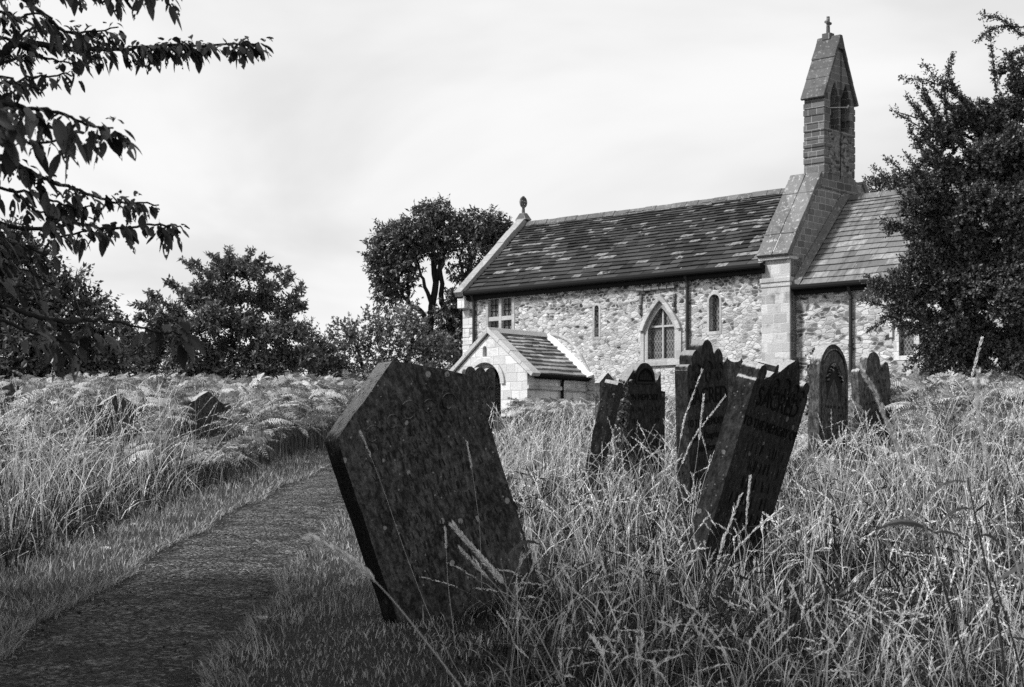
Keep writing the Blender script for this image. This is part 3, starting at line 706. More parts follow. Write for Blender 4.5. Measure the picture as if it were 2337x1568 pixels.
for sg in (1, -1):
    O = (PXc + sg * PE, yf + .34, PZE - .06) if sg > 0 else (PXc - PE, yf + .34, PZE - .06)
    dL = math.hypot(PE, PZR - PZE + .06); u_ = (-sg * PE / dL, 0, (PZR - PZE + .06) / dL)
    slates('roof_slope', O, (0, 1, 0), u_, PL - .35, dL, 0.30, 0.19, (0.35, 0.75), 0.05, 'slate3', porch, jit=0.02)
    b = MB(); n = 4    # gable coping slabs
    ux, uz = u_[0], u_[2]; nx_, nzz = (uz, -ux) if sg > 0 else (-uz, ux)
    for i in range(n):
        s0, s1 = -.12 + (dL + .14) * i / n, -.12 + (dL + .14) * (i + 1) / n - .012; e = random.uniform(-.01, .015)
        q = lambda s, h, y: (O[0] + ux * s + nx_ * h, y, O[2] + uz * s + nzz * h)
        b.hexa([q(s0, -.03, yf - .1), q(s0, -.03, yf + .36), q(s1, -.03, yf + .36), q(s1, -.03, yf - .1), q(s0, .12 + e, yf - .1), q(s0, .12 + e, yf + .36), q(s1, .12 + e, yf + .36), q(s1, .12 + e, yf - .1)])
    b.build('coping', 'porch_coping', porch, .012)
    b = MB(); q = lambda s, h, y: (O[0] + ux * s + nx_ * h, y, O[2] + uz * s + nzz * h)
    b.hexa([q(-.1, .03, -.30), q(-.1, .03, -.004), q(dL, .03, -.004), q(dL, .03, -.30), q(-.1, .08, -.27), q(-.1, .2, -.004), q(dL, .2, -.004), q(dL, .08, -.27)]); b.build('flashing', 'lime', porch, .01)
    b = MB(); pts = []
    for s_ in np.linspace(0, 1, 16):
        s = dL * (1 - s_); lift = .12 + .50 * math.sin(PI * min(1, s_ * 1.02)) ** 1.0 * (1 - s_ * .5); p = q(s, lift, -.02); pts.append(p)
    if sg > 0: b.tube(pts, .055, 8); b.build('weather_mould', 'pier', porch)
b = MB(); y = yf - .1
while y < -.3:
    y1 = min(y + random.uniform(.45, .7), -.2); b.hexa([(PXc - .2, y + .006, PZR - .03), (PXc + .2, y + .006, PZR - .03), (PXc + .2, y1, PZR - .03), (PXc - .2, y1, PZR - .03), (PXc - .05, y + .006, PZR + .17), (PXc + .05, y + .006, PZR + .17), (PXc + .05, y1, PZR + .17), (PXc - .05, y1, PZR + .17)]); y = y1
b.build('ridge_stones', 'porch_coping', porch, .015)
b = MB(); xg = PXc + PE; b.tube([(xg + .02, yf + .4, PZE - .12), (xg + .02, -.1, PZE - .14)], .07, 8); b.box(PXc + PH + .004, xg - .02, yf + .4, -.02, PZE - .22, PZE - .1); b.tube([(xg - .06, yf + 1.9, PZE - .15), (PXc + PH + .07, yf + 1.9, PZE - .35), (PXc + PH + .07, yf + 1.9, ZB)], .055, 8); b.build('gutter', 'iron', porch)
b = MB(); b.box(PXc + PH + .002, PXc + PH + .1, yf - .02, -.05, PZE - .62, PZE - .47); b.build('string_course', 'pier', porch, .02)

# ------------------------------------------------------------------ headstones
def dens(pts, step=0.03):
    out = []
    for a, b_ in zip(pts, pts[1:] + pts[:1]):
        d = math.hypot(b_[0] - a[0], b_[1] - a[1]); n = max(1, int(d / step))
        for i in range(n): out.append((a[0] + (b_[0] - a[0]) * i / n, a[1] + (b_[1] - a[1]) * i / n))
    return out
def arcp(cx_, cy_, rx, ry, a0, a1, n=9):
    return [(cx_ + rx * math.cos(R(a)), cy_ + ry * math.sin(R(a))) for a in np.linspace(a0, a1, n)]
def headstone(profile, th, mat, ref_local, ref_px, Yd, yaw, roll, pitch, label, worn=0.004, bev=0.012, name='headstone', cat='gravestone', group='old gravestones in the churchyard', world=None, step=0.03):
    """profile: outline from bottom-left over the top to bottom-right, (u, v); faces -y"""
    rot = Euler((R(pitch), -R(roll), R(yaw)))
    pl = dens(profile, step); pr = random.Random(len(label) * 7 + int(Yd * 10))
    pl = [(a + pr.uniform(-worn, worn), c + pr.uniform(-worn, worn)) for a, c in pl]
    pl = pl[::-1]
    b = MB(); b.poly(pl, [], lambda u, v: (u, -th / 2, v), (0, th, 0))
    tgt = Vector(P(ref_px[0], ref_px[1], Yd)) if world is None else Vector(world)
    loc = tgt - rot.to_matrix() @ Vector((ref_local[0], -th / 2, ref_local[1]))
    root = empty(name, loc, rot); tag(root, label, cat, group)
    b.build('slab', mat, root, bev, auto=38)
    root['th'] = th
    return root
def cut_text(root, lines, mat='inscr', name='inscription'):
    th = root['th']; M = MB()
    for txt, u, v, size, shear in lines:
        cu = bpy.data.curves.new('t', 'FONT'); cu.body = txt; cu.size = size; cu.align_x = 'CENTER'; cu.shear = shear; cu.extrude = 0.0015
        o = bpy.data.objects.new('t', cu); COL.objects.link(o)
        dg = bpy.context.evaluated_depsgraph_get(); me = bpy.data.meshes.new_from_object(o.evaluated_get(dg))
        vs = [(u + w_.co.x, -th / 2 - .0022 - w_.co.z, v + w_.co.y) for w_ in me.vertices]
        M.add(vs, [tuple(p.vertices) for p in me.polygons])
        bpy.data.objects.remove(o); bpy.data.curves.remove(cu); bpy.data.meshes.remove(me)
    return M.build(name, mat, root)
def worn_rows(root, u0, u1, v1, v0, rows, h, mat='inscr', fill=0.8, name='worn_lettering'):
    th = root['th']; M = MB(); pr = random.Random(int(v1 * 1000) + rows)
    for r in range(rows):
        v = v1 + (v0 - v1) * r / max(1, rows - 1); u = u0 + pr.uniform(0, .06)
        while u < u1 - .02:
            w_ = pr.uniform(.3, .8) * h
            if pr.random() < fill:
                k = pr.randint(1, 2)
                for _ in range(k):
                    a = u + pr.uniform(0, w_); s = pr.uniform(-.3, .3) * h
                    M.add([(a, -th / 2 - .002, v - h / 2), (a + h * .16, -th / 2 - .002, v - h / 2), (a + h * .16 + s, -th / 2 - .002, v + h / 2 * pr.uniform(.2, 1)), (a + s, -th / 2 - .002, v + h / 2)], [(0, 1, 2, 3)])
            u += w_ + h * pr.uniform(.2, .5) + (h if pr.random() < .15 else 0)
    return M.build(name, mat, root)

# A: the big leaning slab in front
th = 0.135; hw = 0.475
prof = [(-hw, -.3), (-hw, 1.03), (-hw + .015, 1.05), (-.25, 1.165), (-.12, 1.238), (0, 1.305), (.12, 1.25), (.3, 1.16), (hw - .01, 1.07), (hw, 1.05), (hw, -.3)]
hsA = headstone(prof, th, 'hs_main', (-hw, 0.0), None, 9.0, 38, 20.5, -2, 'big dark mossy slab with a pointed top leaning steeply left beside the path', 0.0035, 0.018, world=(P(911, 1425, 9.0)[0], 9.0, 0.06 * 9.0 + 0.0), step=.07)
worn_rows(hsA, -.36, .36, .92, .18, 11, .045, 'carve', .75)
b = MB()   # worn scroll carving across the head
for cx_, r_ in ((-.26, .06), (-.12, .05), (.0, .07), (.13, .05), (.26, .06)):
    b.tube([(cx_ + r_ * math.cos(a) * (1 - a / 9), -th / 2 - .001, 1.02 - abs(cx_) * .15 + r_ * math.sin(a) * (1 - a / 9)) for a in np.linspace(0, 6, 22)], .0035, 5)
b.build('scroll_carving', 'hs_main', hsA)

# B: tall stone with staggered round lobes
th = .115; H = 1.60
prof = [(-.37, -.3), (-.37, H - .24)] + arcp(-.325, H - .235, .04, .045, 180, 20, 6) + [(-.285, H - .21)] + arcp(-.2, H - .165, .085, .085, 180, 8, 9) + [(-.112, H - .17)] + arcp(0, H - .107, .107, .107, 180, 0, 13) + \
       [(.112, H - .17)] + arcp(.2, H - .165, .085, .085, 172, 0, 9) + [(.285, H - .21)] + arcp(.325, H - .235, .04, .045, 160, 0, 6) + [(.37, H - .24), (.37, -.3)]
hsB = headstone(prof, th, 'hs', (0, H), (1614, 775), 14.0, 57, 5, 1, 'tall dark stone with stepped round lobes on top, amid the graves', .002, .007, step=.05)
cut_text(hsB, [('SACRED', 0, H - .52, .19, 0), ('TO THE MEMORY OF', 0, H - .70, .085, 0), ('Jane, Daughter of', 0, H - .81, .085, .3), ('John Brown of', 0, H - .91, .085, .3)])
worn_rows(hsB, -.28, .28, H - 1.0, H - 1.2, 3, .05)
b = MB()
for cx_, r_ in ((-.2, .07), (0, .09), (.2, .07)):
    b.tube([(cx_ + r_ * math.cos(a), -th / 2 - .004, H - .26 + r_ * math.sin(a)) for a in np.linspace(.2, 2.9, 12)], .009, 6); b.tube([(cx_ + r_ * .5 * math.cos(a), -th / 2 - .004, H - .3 + r_ * .5 * math.sin(a)) for a in np.linspace(0, 6.28, 12)], .007, 6)
b.build('scroll_carving', 'carve', hsB)

# C: heavy stone with scroll shoulder leaning forward to the right
th = .13; H = 1.33
prof = [(-.4, -.35), (-.4, H - .01), (-.392, H), (-.385, H + .01)] + arcp(-.33, H + .052, .055, .052, 205, -40, 12) + [(-.265, H + .03), (-.22, H + .05), (-.18, H + .085)] + arcp(-.155, H + .115, .022, .025, 160, 0, 5) + \
       [(-.13, H + .085), (-.10, H + .10), (-.02, H + .16), (.06, H + .20), (.12, H + .205), (.16, H + .16), (.2, H + .10), (.235, H + .06), (.265, H + .03)] + arcp(.33, H + .052, .055, .052, 220, -25, 12) + [(.4, H), (.4, -.35)]
hsC = headstone(prof, th, 'hs_lich', (-.4, H), (1724, 866), 10.4, 57, -7, 15, 'heavy lichen-spotted stone with a scrolled shoulder leaning right in the long grass', .002, .006, step=.05)
cut_text(hsC, [('SACRED', .0, H - .14, .17, 0), ('TO THE MEMORY OF', 0, H - .28, .085, 0)])
worn_rows(hsC, -.3, .32, H - .40, H - .95, 6, .075)
b = MB()
for cx_, r_ in ((-.12, .06), (.02, .085), (.17, .07), (.28, .05)):
    b.tube([(cx_ + r_ * math.cos(a), -th / 2 - .004, H - .0 + r_ * math.sin(a)) for a in np.linspace(.1, 3.3, 12)], .009, 6); b.tube([(cx_ + r_ * .45 * math.cos(a), -th / 2 - .004, H - .03 + r_ * .6 * math.sin(a)) for a in np.linspace(0, 5.5, 12)], .008, 6)
b.build('scroll_carving', 'carve', hsC)

# D: round arched stone with pointed wings
th = .11; H = 1.45
prof = [(-.36, -.3), (-.36, H - .30), (-.345, H - .22), (-.2, H - .075), (-.188, H - .06), (-.182, H - .2)] + arcp(0, H - .175, .178, .175, 176, 4, 15) + [(.182, H - .2), (.2, H - .19), (.275, H - .09), (.28, H - .2), (.29, H - .28), (.36, H - .29), (.355, H - .33), (.36, -.3)]
hsD = headstone(prof, th, 'hs', (0, H), (1472, 828), 17.0, 50, 2, 2, 'dark stone with a round arched head and pointed wings, left of the tall lobed stone', .002, .006, step=.05)
b = MB(); b.poly(arcp(0, H - .2, .15, .16, 180, 0, 15)[::-1], [], lambda u, v: (u, -th / 2 - .003, v), (0, .002, 0)); b.build('tympanum', 'inscr', hsD)
b = MB(); b.tube([(p[0], -th / 2 - .005, p[1]) for p in arcp(0, H - .2, .155, .155, 180, 0, 16)], .014, 6); b.tube([(-.155, -th / 2 - .005, H - .2), (.155, -th / 2 - .005, H - .2)], .014, 6)
for k_ in range(7): b.tube([(-.09 + .03 * k_, -th / 2 - .006, H - .17), (-.08 + .025 * k_, -th / 2 - .006, H - .08 - abs(k_ - 3) * .012)], [.014, .006], 5)
b.build('carved_relief', 'carve', hsD); cut_text(hsD, [('IN MEMORY', 0, H - .37, .085, 0)]); worn_rows(hsD, -.28, .28, H - .46, H - .8, 4, .05)

# E: narrow stone leaning forward
th = .12; H = 1.38
prof = [(-.22, -.3), (-.22, H - .03), (-.2, H), (.0, H + .02), (.2, H), (.22, H - .03), (.22, -.3)]
headstone(prof, th, 'hs_lich', (-.22, H), (1411, 872), 15.4, 80, -3, 13, 'plain dark stone seen almost edge-on, leaning right with ivy beside it', .003, .01)
# F: small gabled stone further back
prof = [(-.25, -.3), (-.25, .9), (-.27, .95), (0, 1.16), (.27, .95), (.25, .9), (.25, -.3)]
headstone(prof, .12, 'hs_pale', (0, 1.16), (1388, 850), 33, 47, 0, 0, 'small pale gabled stone half hidden behind the edge-on stone', .003, .01)
# G: scalloped top stone behind B
prof = [(-.36, -.3), (-.36, 1.3), (-.34, 1.345)] + arcp(-.24, 1.35, .1, .05, 180, 360, 7) + [(-.13, 1.365)] + arcp(-.0, 1.38, .12, .05, 180, 360, 7) + [(.13, 1.365)] + arcp(.24, 1.35, .1, .05, 180, 360, 7) + [(.36, 1.3), (.36, -.3)]
headstone(prof, .1, 'hs_pale', (0, 1.35), (1676, 822), 18.2, 44, 0, 0, 'pale stone with a scalloped top edge, showing between the lobed stone and the scrolled one', .001, .005, step=.06)
# H: tall round-headed stone with moulded arch
th = .13; H = 1.68
prof = [(-.37, -.3), (-.37, H - .37)] + arcp(0, H - .37, .37, .37, 178, 2, 22) + [(.37, H - .37), (.37, -.3)]
hsH = headstone(prof, th, 'hs_left', (0, H), (1904, 786), 19.0, 54, -1, 0, 'tall round-headed stone with a carved arch, in front of the chancel wall', .001, .02, step=.08)
b = MB(); b.tube([(p[0], -th / 2 - .004, p[1]) for p in [(-.31, .3), (-.31, H - .37)] + arcp(0, H - .37, .31, .31, 178, 2, 22) + [(.31, H - .37), (.31, .3)]], .012, 6); b.build('arch_moulding', 'hs_left', hsH)
b = MB(); b.poly((arcp(0, H - .42, .21, .22, 180, 0, 15) + [(.17, H - .62), (.11, H - .5), (0, H - .38), (-.11, H - .5), (-.17, H - .62)])[::-1], [], lambda u, v: (u, -th / 2 - .003, v), (0, .002, 0)); b.build('carved_panel', 'carve', hsH)
b = MB()
for k_ in range(16):
    a = PI * (k_ + .5) / 16; rr = random.uniform(.13, .18); b.tube([(rr * math.cos(a), -th / 2 - .012, H - .42 + rr * math.sin(a)), (rr * 1.15 * math.cos(a + .1), -th / 2 - .012, H - .42 + rr * 1.15 * math.sin(a + .1))], [.022, .012], 6)
b.build('carved_relief', 'hs_left', hsH); worn_rows(hsH, -.24, .24, H - .70, H - 1.2, 7, .035)
# I: dome and side lobes, right of H
th = .11; H = 1.35
prof = [(-.38, -.3), (-.38, H - .28)] + arcp(-.32, H - .26, .06, .07, 180, 10, 7) + [(-.24, H - .27), (-.17, H - .2)] + arcp(0, H - .16, .16, .16, 178, 2, 13) + [(.17, H - .25), (.21, H - .3)] + arcp(.29, H - .26, .08, .1, 170, 0, 8) + [(.38, H - .32), (.38, -.3)]
hsI = headstone(prof, th, 'hs_pale', (0, H), (1992, 803), 22.0, 46, 9, 2, 'weathered domed stone with side lobes at the right end of the graves', .003, .01)
worn_rows(hsI, -.28, .28, H - .4, H - .9, 5, .045)
# L: triple arched stone before the porch
th = .12; H = 1.42
prof = [(-.38, -.3), (-.38, H - .12)] + arcp(-.25, H - .12, .125, .12, 180, 10, 9) + arcp(0, H - .12, .125, .12, 172, 8, 9) + arcp(.25, H - .12, .125, .12, 170, 0, 9) + [(.38, H - .14), (.38, -.3)]
hsL = headstone(prof, th, 'hs_left', (0, H), (1097, 838), 35.0, 36, -2, 0, 'grey stone with a triple-arched top standing in front of the porch door', .001, .006, step=.06)
cut_text(hsL, [('IN MEMORY OF', 0, H - .46, .1, 0)]); worn_rows(hsL, -.3, .3, H - .6, H - 1.0, 4, .05)
# M, N: pedimented stones in the bracken; O a pale one further left
def ped(H, w_): return [(-w_, -.3), (-w_, H - .22)] + arcp(-w_ + .06, H - .2, .06, .05, 180, 60, 6) + [(-w_ + .13, H - .165), (-w_ * .5, H - .14), (-w_ * .42, H - .10), (0, H), (w_ * .42, H - .10), (w_ * .5, H - .14), (w_ - .13, H - .165)] + arcp(w_ - .06, H - .2, .06, .05, 120, 0, 6) + [(w_, H - .22), (w_, -.3)]
hsM = headstone(ped(1.12, .42), .13, 'hs_left', (0, 1.12), (270, 899), 22.5, 33, 0, 0, 'dark pedimented stone in the bracken left of the path, the one behind tall grass stems', .002, .008, step=.06)
hsN = headstone(ped(1.12, .40), .13, 'hs_left', (0, 1.12), (475, 893), 24.5, 42, -2, 0, 'dark pedimented stone half sunk in bracken, the one nearer the path', .002, .008, step=.06)
prof = [(-.3, -.3), (-.3, 1.1), (0, 1.25), (.3, 1.1), (.3, -.3)]
headstone(prof, .12, 'hs_pale', (0, 1.25), (24, 873), 27.0, 30, 3, 0, 'pale worn stone top at the far left edge, above the bracken', .006, .02)

# ------------------------------------------------------------------ vegetation helpers
def unit(a): return a / (np.linalg.norm(a, axis=-1, keepdims=True) + 1e-9)
def rand_unit(n): return unit(rng.normal(size=(n, 3)))
def leaves(pos, d, ln, wd, nrm=None, fold=0.15, tint=None):
    n = len(pos); d = unit(d)
    if nrm is None: nrm = rand_unit(n)
    s = unit(np.cross(d, nrm)); nn = np.cross(s, d)
    ln = np.broadcast_to(ln, n)[:, None]; wd = np.broadcast_to(wd, n)[:, None]
    mid = pos + d * ln * .45 + nn * ln * fold * .4
    V = np.stack([pos, mid + s * wd * .5 - nn * wd * fold * 2, pos + d * ln, mid - s * wd * .5 - nn * wd * fold * 2], 1)
    i = np.arange(n)[:, None] * 4
    F = np.concatenate([i + np.array([[0, 1, 2]]), i + np.array([[0, 2, 3]])], 1).reshape(-1, 3)
    tn = np.repeat(rng.random(n) if tint is None else tint, 2)
    return V.reshape(-1, 3), F, tn
def shoots(base, d, L, m, ll, lw, droop=0.3, spread=0.9, sag=0.1):
    n = len(base); L = np.broadcast_to(L, n)[:, None, None]; d = unit(d)
    tt = ((np.arange(m) + rng.random((n, m))) / m)[..., None]
    pos = base[:, None] + d[:, None] * L * tt - np.array([0, 0, 1.]) * sag * L * tt ** 2
    ld = d[:, None] * .55 + rng.normal(size=(n, m, 3)) * spread * .6 - np.array([0, 0, droop])
    sh = rng.random(n)[:, None] * .5 + rng.random((n, m)) * .5
    nr = unit(rng.normal(size=(n * m, 3)) * .6 + np.array([0, 0, .9]))
    sz = rng.uniform(.65, 1.2, n * m)
    return leaves(pos.reshape(-1, 3), ld.reshape(-1, 3), ll * sz, lw * sz, nr, tint=sh.reshape(-1))
def join(parts):
    Vs, Fs, Ts = [], [], []; o = 0
    for V, F, T in parts: Vs.append(V); Fs.append(F + o); Ts.append(T); o += len(V)
    return np.concatenate(Vs), np.concatenate(Fs), np.concatenate(Ts)
def limb(b, pts, r0, r1, jag=0.0):
    pts = np.array(pts, float); n = len(pts)
    if n < 3: pts = np.array([pts[0], (pts[0] + pts[1]) / 2, pts[1]]); n = 3
    tt = np.linspace(0, 1, n); t2 = np.linspace(0, 1, n * 3)
    q = np.stack([np.interp(t2, tt, pts[:, k]) for k in range(3)], 1)
    q[1:-1] += rng.normal(size=(len(q) - 2, 3)) * jag
    b.tube(q, list(np.linspace(r0, r1, len(q))), 7)

def cluster_tree(name, label, Y, blobs, limbs, leaf, mat, cat='tree', group=None, up=.45, base_px=None, depth=1.0, shoot=(.5, 12), dens=1.0, droop=.3, inner=True, outward=1.0, rfac=.80):
    """blobs: (px, py, rpx [,dy]) foliage masses at distance Y; limbs: pixel polylines with radii in metres"""
    S = Y / FPX
    bp = P(base_px[0], base_px[1], Y); bp[2] = ground(Y)
    root = empty(name, tuple(bp)); tag(root, label, cat, group)
    parts = []; allc = np.array([P(b_[0], b_[1], Y) for b_ in blobs]); cen = allc.mean(0); cen[2] -= 1.0
    for b_ in blobs:
        r = b_[2] * S; c = P(b_[0], b_[1], Y) + np.array([0, (b_[3] if len(b_) > 3 else rng.uniform(-.6, .6)) * r * depth, 0])
        n = max(6, int(dens * 62 * (r / shoot[0]) ** 2))
        u = rand_unit(n); rad = rng.random(n) ** .45
        lump = 1 + .25 * np.sin(u[:, 0] * 5 + c[0] * 3) * np.cos(u[:, 2] * 4 + c[2])
        base = c + u * (rad * r * rfac * lump)[:, None] * np.array([1, 1.0, .9])
        dd = u * .8 + unit(base - cen) * .6 * outward + np.array([0, 0, up]) + rng.normal(size=(n, 3)) * .35
        parts.append(shoots(base, dd, rng.uniform(.5, 1.15, n) * shoot[0], shoot[1], leaf[0], leaf[1], droop))
    V, F, T = join(parts)
    np_mesh('crown', V - bp, tris=F, mat=mat, parent=root, tint=T)
    if limbs:
        b = MB()
        for pts, r0, r1 in limbs: limb(b, [P(x, y, Y + (rng.uniform(-.4, .4) if i_ else 0)) - bp for i_, (x, y) in enumerate(pts)], r0, r1, .03)
        b.build('trunk', 'bark', root, smooth=True)
    return root

# far trees ------------------------------------------------------------
cluster_tree('ash_tree', 'tall open-crowned tree with bare forked limbs behind the west end of the church', 82,
    [(895, 545, 42), (868, 590, 30), (862, 560, 20), (940, 535, 45), (975, 505, 42), (1003, 490, 30), (1010, 530, 45), (1055, 525, 38), (1100, 520, 42), (1135, 525, 36), (1085, 560, 40), (1125, 560, 30), (930, 585, 42), (885, 640, 36), (905, 610, 36),
     (975, 565, 34), (1020, 570, 28), (1075, 600, 26), (880, 680, 26), (915, 665, 26), (945, 640, 20), (1050, 640, 20), (1030, 680, 24), (1015, 720, 26), (925, 720, 22), (1035, 620, 14), (1000, 600, 14), (1150, 545, 26), (868, 620, 22), (1040, 760, 30), (1000, 760, 30), (955, 770, 30), (1035, 700, 30), (1045, 730, 28), (960, 740, 16), (1015, 790, 34)],
    [([(985, 880), (972, 800), (978, 760), (988, 700), (996, 640), (984, 560), (985, 520)], .27, .09), ([(978, 745), (962, 710), (935, 695), (910, 660), (905, 600)], .15, .05), ([(996, 640), (1012, 590), (1030, 540)], .14, .05),
     ([(1045, 880), (1040, 800), (1024, 735), (1010, 690), (1003, 610), (1010, 560)], .25, .06), ([(1024, 735), (1045, 700), (1060, 640), (1080, 590), (1100, 540)], .15, .05), ([(935, 695), (930, 640), (940, 590)], .1, .04), ([(988, 700), (965, 640), (950, 590)], .12, .04), ([(1060, 640), (1050, 600), (1055, 550)], .1, .03)],
    (.22, .085), 'leaf_ash', 'tree', None, up=.2, base_px=(985, 880), depth=1.0, shoot=(.50, 13), dens=.72, droop=.55, rfac=.90)
cluster_tree('elder_bush', 'loose airy bush with gaps of sky in front of the tall tree by the church', 72,
    [(790, 790, 40), (830, 770, 36), (870, 745, 32), (800, 750, 16), (770, 745, 12), (900, 770, 38), (940, 745, 30), (980, 790, 34), (860, 800, 42), (920, 815, 42), (970, 830, 36), (1020, 830, 30), (800, 835, 42), (870, 840, 40), (1010, 790, 26), (925, 710, 20), (850, 725, 14)],
    [([(880, 900), (880, 820), (860, 770)], .12, .04), ([(900, 900), (930, 820), (945, 760)], .12, .04), ([(840, 890), (820, 810), (800, 760)], .1, .03)],
    (.17, .10), 'leaf_mid', 'bush', None, up=.5, base_px=(880, 900), shoot=(.7, 10), dens=.95, droop=.15)
wildc = cluster_tree('wild_cherry', 'spreading bush tree with upright leafy shoots in the middle of the hedge line', 52,
    [(540, 620, 30), (500, 630, 34), (570, 630, 30), (465, 665, 24), (605, 665, 22), (520, 680, 55), (590, 690, 48), (450, 690, 46), (405, 725, 36), (370, 745, 32), (635, 720, 32), (665, 700, 22), (490, 740, 62), (560, 750, 60), (420, 770, 58), (360, 790, 52), (620, 770, 52), (670, 770, 34), (500, 810, 62), (580, 815, 60), (430, 830, 55), (650, 820, 46), (340, 830, 46), (540, 845, 50), (700, 820, 34), (610, 850, 46), (470, 850, 46), (650, 640, 16), (350, 705, 18)],
    [([(530, 880), (530, 780), (535, 650), (545, 600)], .08, .01), ([(530, 800), (470, 720), (440, 650)], .035, .01), ([(530, 790), (600, 700), (640, 620)], .035, .01), ([(530, 820), (420, 760), (340, 710)], .035, .01), ([(530, 820), (640, 740), (690, 690)], .03, .01)],
    (.15, .07), 'leaf_mid', 'tree', None, up=.75, base_px=(530, 880), shoot=(.42, 13), dens=.78, droop=.3, outward=1.4, rfac=.60)
cluster_tree('chestnut_tree', 'dense dark rounded tree at the left behind the bracken', 46,
    [(60, 610, 70), (20, 580, 60), (120, 680, 60), (150, 660, 30), (60, 700, 80), (200, 700, 40), (225, 735, 34), (160, 745, 62), (80, 780, 80), (0, 680, 70), (0, 780, 80), (190, 790, 58), (235, 810, 46), (120, 830, 70), (40, 850, 70), (200, 850, 50), (-80, 700, 100), (-90, 830, 90), (-60, 600, 80), (170, 640, 14), (270, 835, 34)],
    [([(80, 900), (80, 760), (70, 640)], .25, .05), ([(80, 800), (160, 720), (210, 690)], .12, .03)],
    (.17, .085), 'leaf_dark', 'tree', None, up=.3, base_px=(80, 900), shoot=(.6, 12), dens=1.25, droop=.35)
cluster_tree('yew_bush', 'low pointed dark bush in the dip right of the wild cherry', 62,
    [(705, 760, 18), (712, 790, 30), (735, 800, 28), (725, 830, 40), (690, 830, 36), (755, 830, 30), (760, 855, 34), (700, 745, 9), (780, 850, 22)], [([(720, 880), (710, 760)], .1, .02)],
    (.11, .05), 'leaf_dark', 'bush', None, up=.6, base_px=(720, 890), shoot=(.4, 12), dens=1.1, droop=.2)
cluster_tree('sapling', 'slim leafy sapling between the dark tree and the wild cherry', 48,
    [(272, 735, 14), (280, 760, 22), (300, 775, 22), (280, 800, 30), (310, 810, 32), (265, 830, 28)], [([(285, 880), (275, 730)], .05, .01)],
    (.13, .07), 'leaf_dark', 'tree', None, up=.6, base_px=(285, 890), shoot=(.4, 10), dens=1.1, droop=.3)
cluster_tree('rear_tree', 'treetop showing above the chancel roof beside the bellcote', 92,
    [(1985, 428, 14), (2010, 422, 18), (2040, 415, 20), (2065, 420, 18), (2090, 412, 22), (2120, 410, 26), (2150, 420, 30), (2020, 445, 26), (2080, 445, 34), (2130, 460, 40)], [([(2080, 800), (2080, 450)], .3, .08)],
    (.16, .1), 'leaf_dark', 'tree', None, up=.5, base_px=(2080, 900), shoot=(.6, 12), dens=1.2, droop=.2)
# a darker thicket far behind closes the gaps at the foot of the trees
cluster_tree('hedge', 'dark overgrown hedge at the foot of the trees behind the bracken', 66,
    [(x_, 868 + 8 * math.sin(x_ * .05), 34) for x_ in range(-160, 1000, 42)], [], (.14, .08), 'leaf_dark', 'hedge', None, up=.4, base_px=(420, 900), shoot=(.6, 11), dens=1.0)

def sprigs(root, Y, lines, n_, L_, ll, lw, mat, r0=.012, m=8, droop=.2):
    parts = []; tw = MB(); tb = np.array(root.location)
    for pts in lines:
        q = np.array([P(x, y, Y + rng.uniform(-.6, .6)) for x, y in pts]); q[:, 1] = q[:, 1].mean(); tt = np.linspace(0, 1, len(q)); t2 = np.linspace(0, 1, n_)
        c = np.stack([np.interp(t2, tt, q[:, k]) for k in range(3)], 1); tw.tube(list(c - tb), list(np.linspace(r0, .004, n_)), 5)
        bs = np.repeat(c, 2, 0); dd = unit(np.gradient(c, axis=0)).repeat(2, 0) * .8 + rng.normal(size=bs.shape) * .5
        parts.append(shoots(bs, dd, rng.uniform(.6, 1.2, len(bs)) * L_, m, ll, lw, droop))
    V, F, T = join(parts); np_mesh('sprigs', V - tb, tris=F, mat=mat, parent=root, tint=T); tw.build('twigs', 'bark', root)
sprigs(wildc, 51.5, [[(470, 660), (445, 620), (428, 596)], [(480, 640), (462, 612), (452, 604)], [(505, 630), (495, 600), (488, 584)], [(520, 625), (522, 595), (518, 572)], [(545, 620), (555, 595), (572, 572)], [(570, 630), (585, 605), (600, 590)],
     [(590, 650), (612, 620), (626, 606)], [(620, 670), (640, 648), (655, 634)], [(650, 690), (672, 668), (690, 655)], [(655, 710), (678, 704), (692, 700)], [(390, 700), (365, 680), (346, 672)], [(380, 720), (345, 705), (318, 698)], [(420, 680), (400, 655), (385, 642)], [(360, 740), (335, 728), (312, 722)]], 14, .20, .15, .075, 'leaf_mid')
# hawthorn on the right: masses plus thin leafy sprigs
HY_ = 40.0
blobs = [(2300, 260, 60), (2250, 290, 56), (2200, 270, 44), (2170, 320, 46), (2140, 300, 26), (2240, 370, 70), (2170, 400, 56), (2130, 370, 34), (2310, 350, 80), (2110, 440, 44), (2150, 470, 60), (2230, 470, 80), (2320, 470, 90), (2080, 480, 34), (2150, 540, 64), (2090, 520, 32), (2230, 570, 84), (2330, 590, 90), (2130, 590, 50), (2080, 610, 34),
         (2130, 650, 60), (2060, 640, 34), (2020, 655, 24), (2090, 680, 42), (2200, 670, 80), (2300, 690, 90), (2125, 730, 34), (2160, 745, 50), (2230, 760, 80), (2330, 780, 80), (2140, 795, 34), (2180, 800, 44), (2060, 690, 20), (2140, 815, 30), (2230, 815, 46), (2310, 815, 46), (2420, 450, 130), (2420, 650, 130), (2400, 300, 80), (2460, 780, 90), (2330, 210, 40), (2040, 525, 16), (2380, 820, 60), (2280, 170, 16), (2290, 390, 60), (2330, 440, 60), (2240, 420, 56), (2190, 520, 50), (2290, 520, 70), (2200, 590, 60), (2300, 640, 70), (2240, 640, 60), (2330, 330, 60), (2370, 380, 70)]
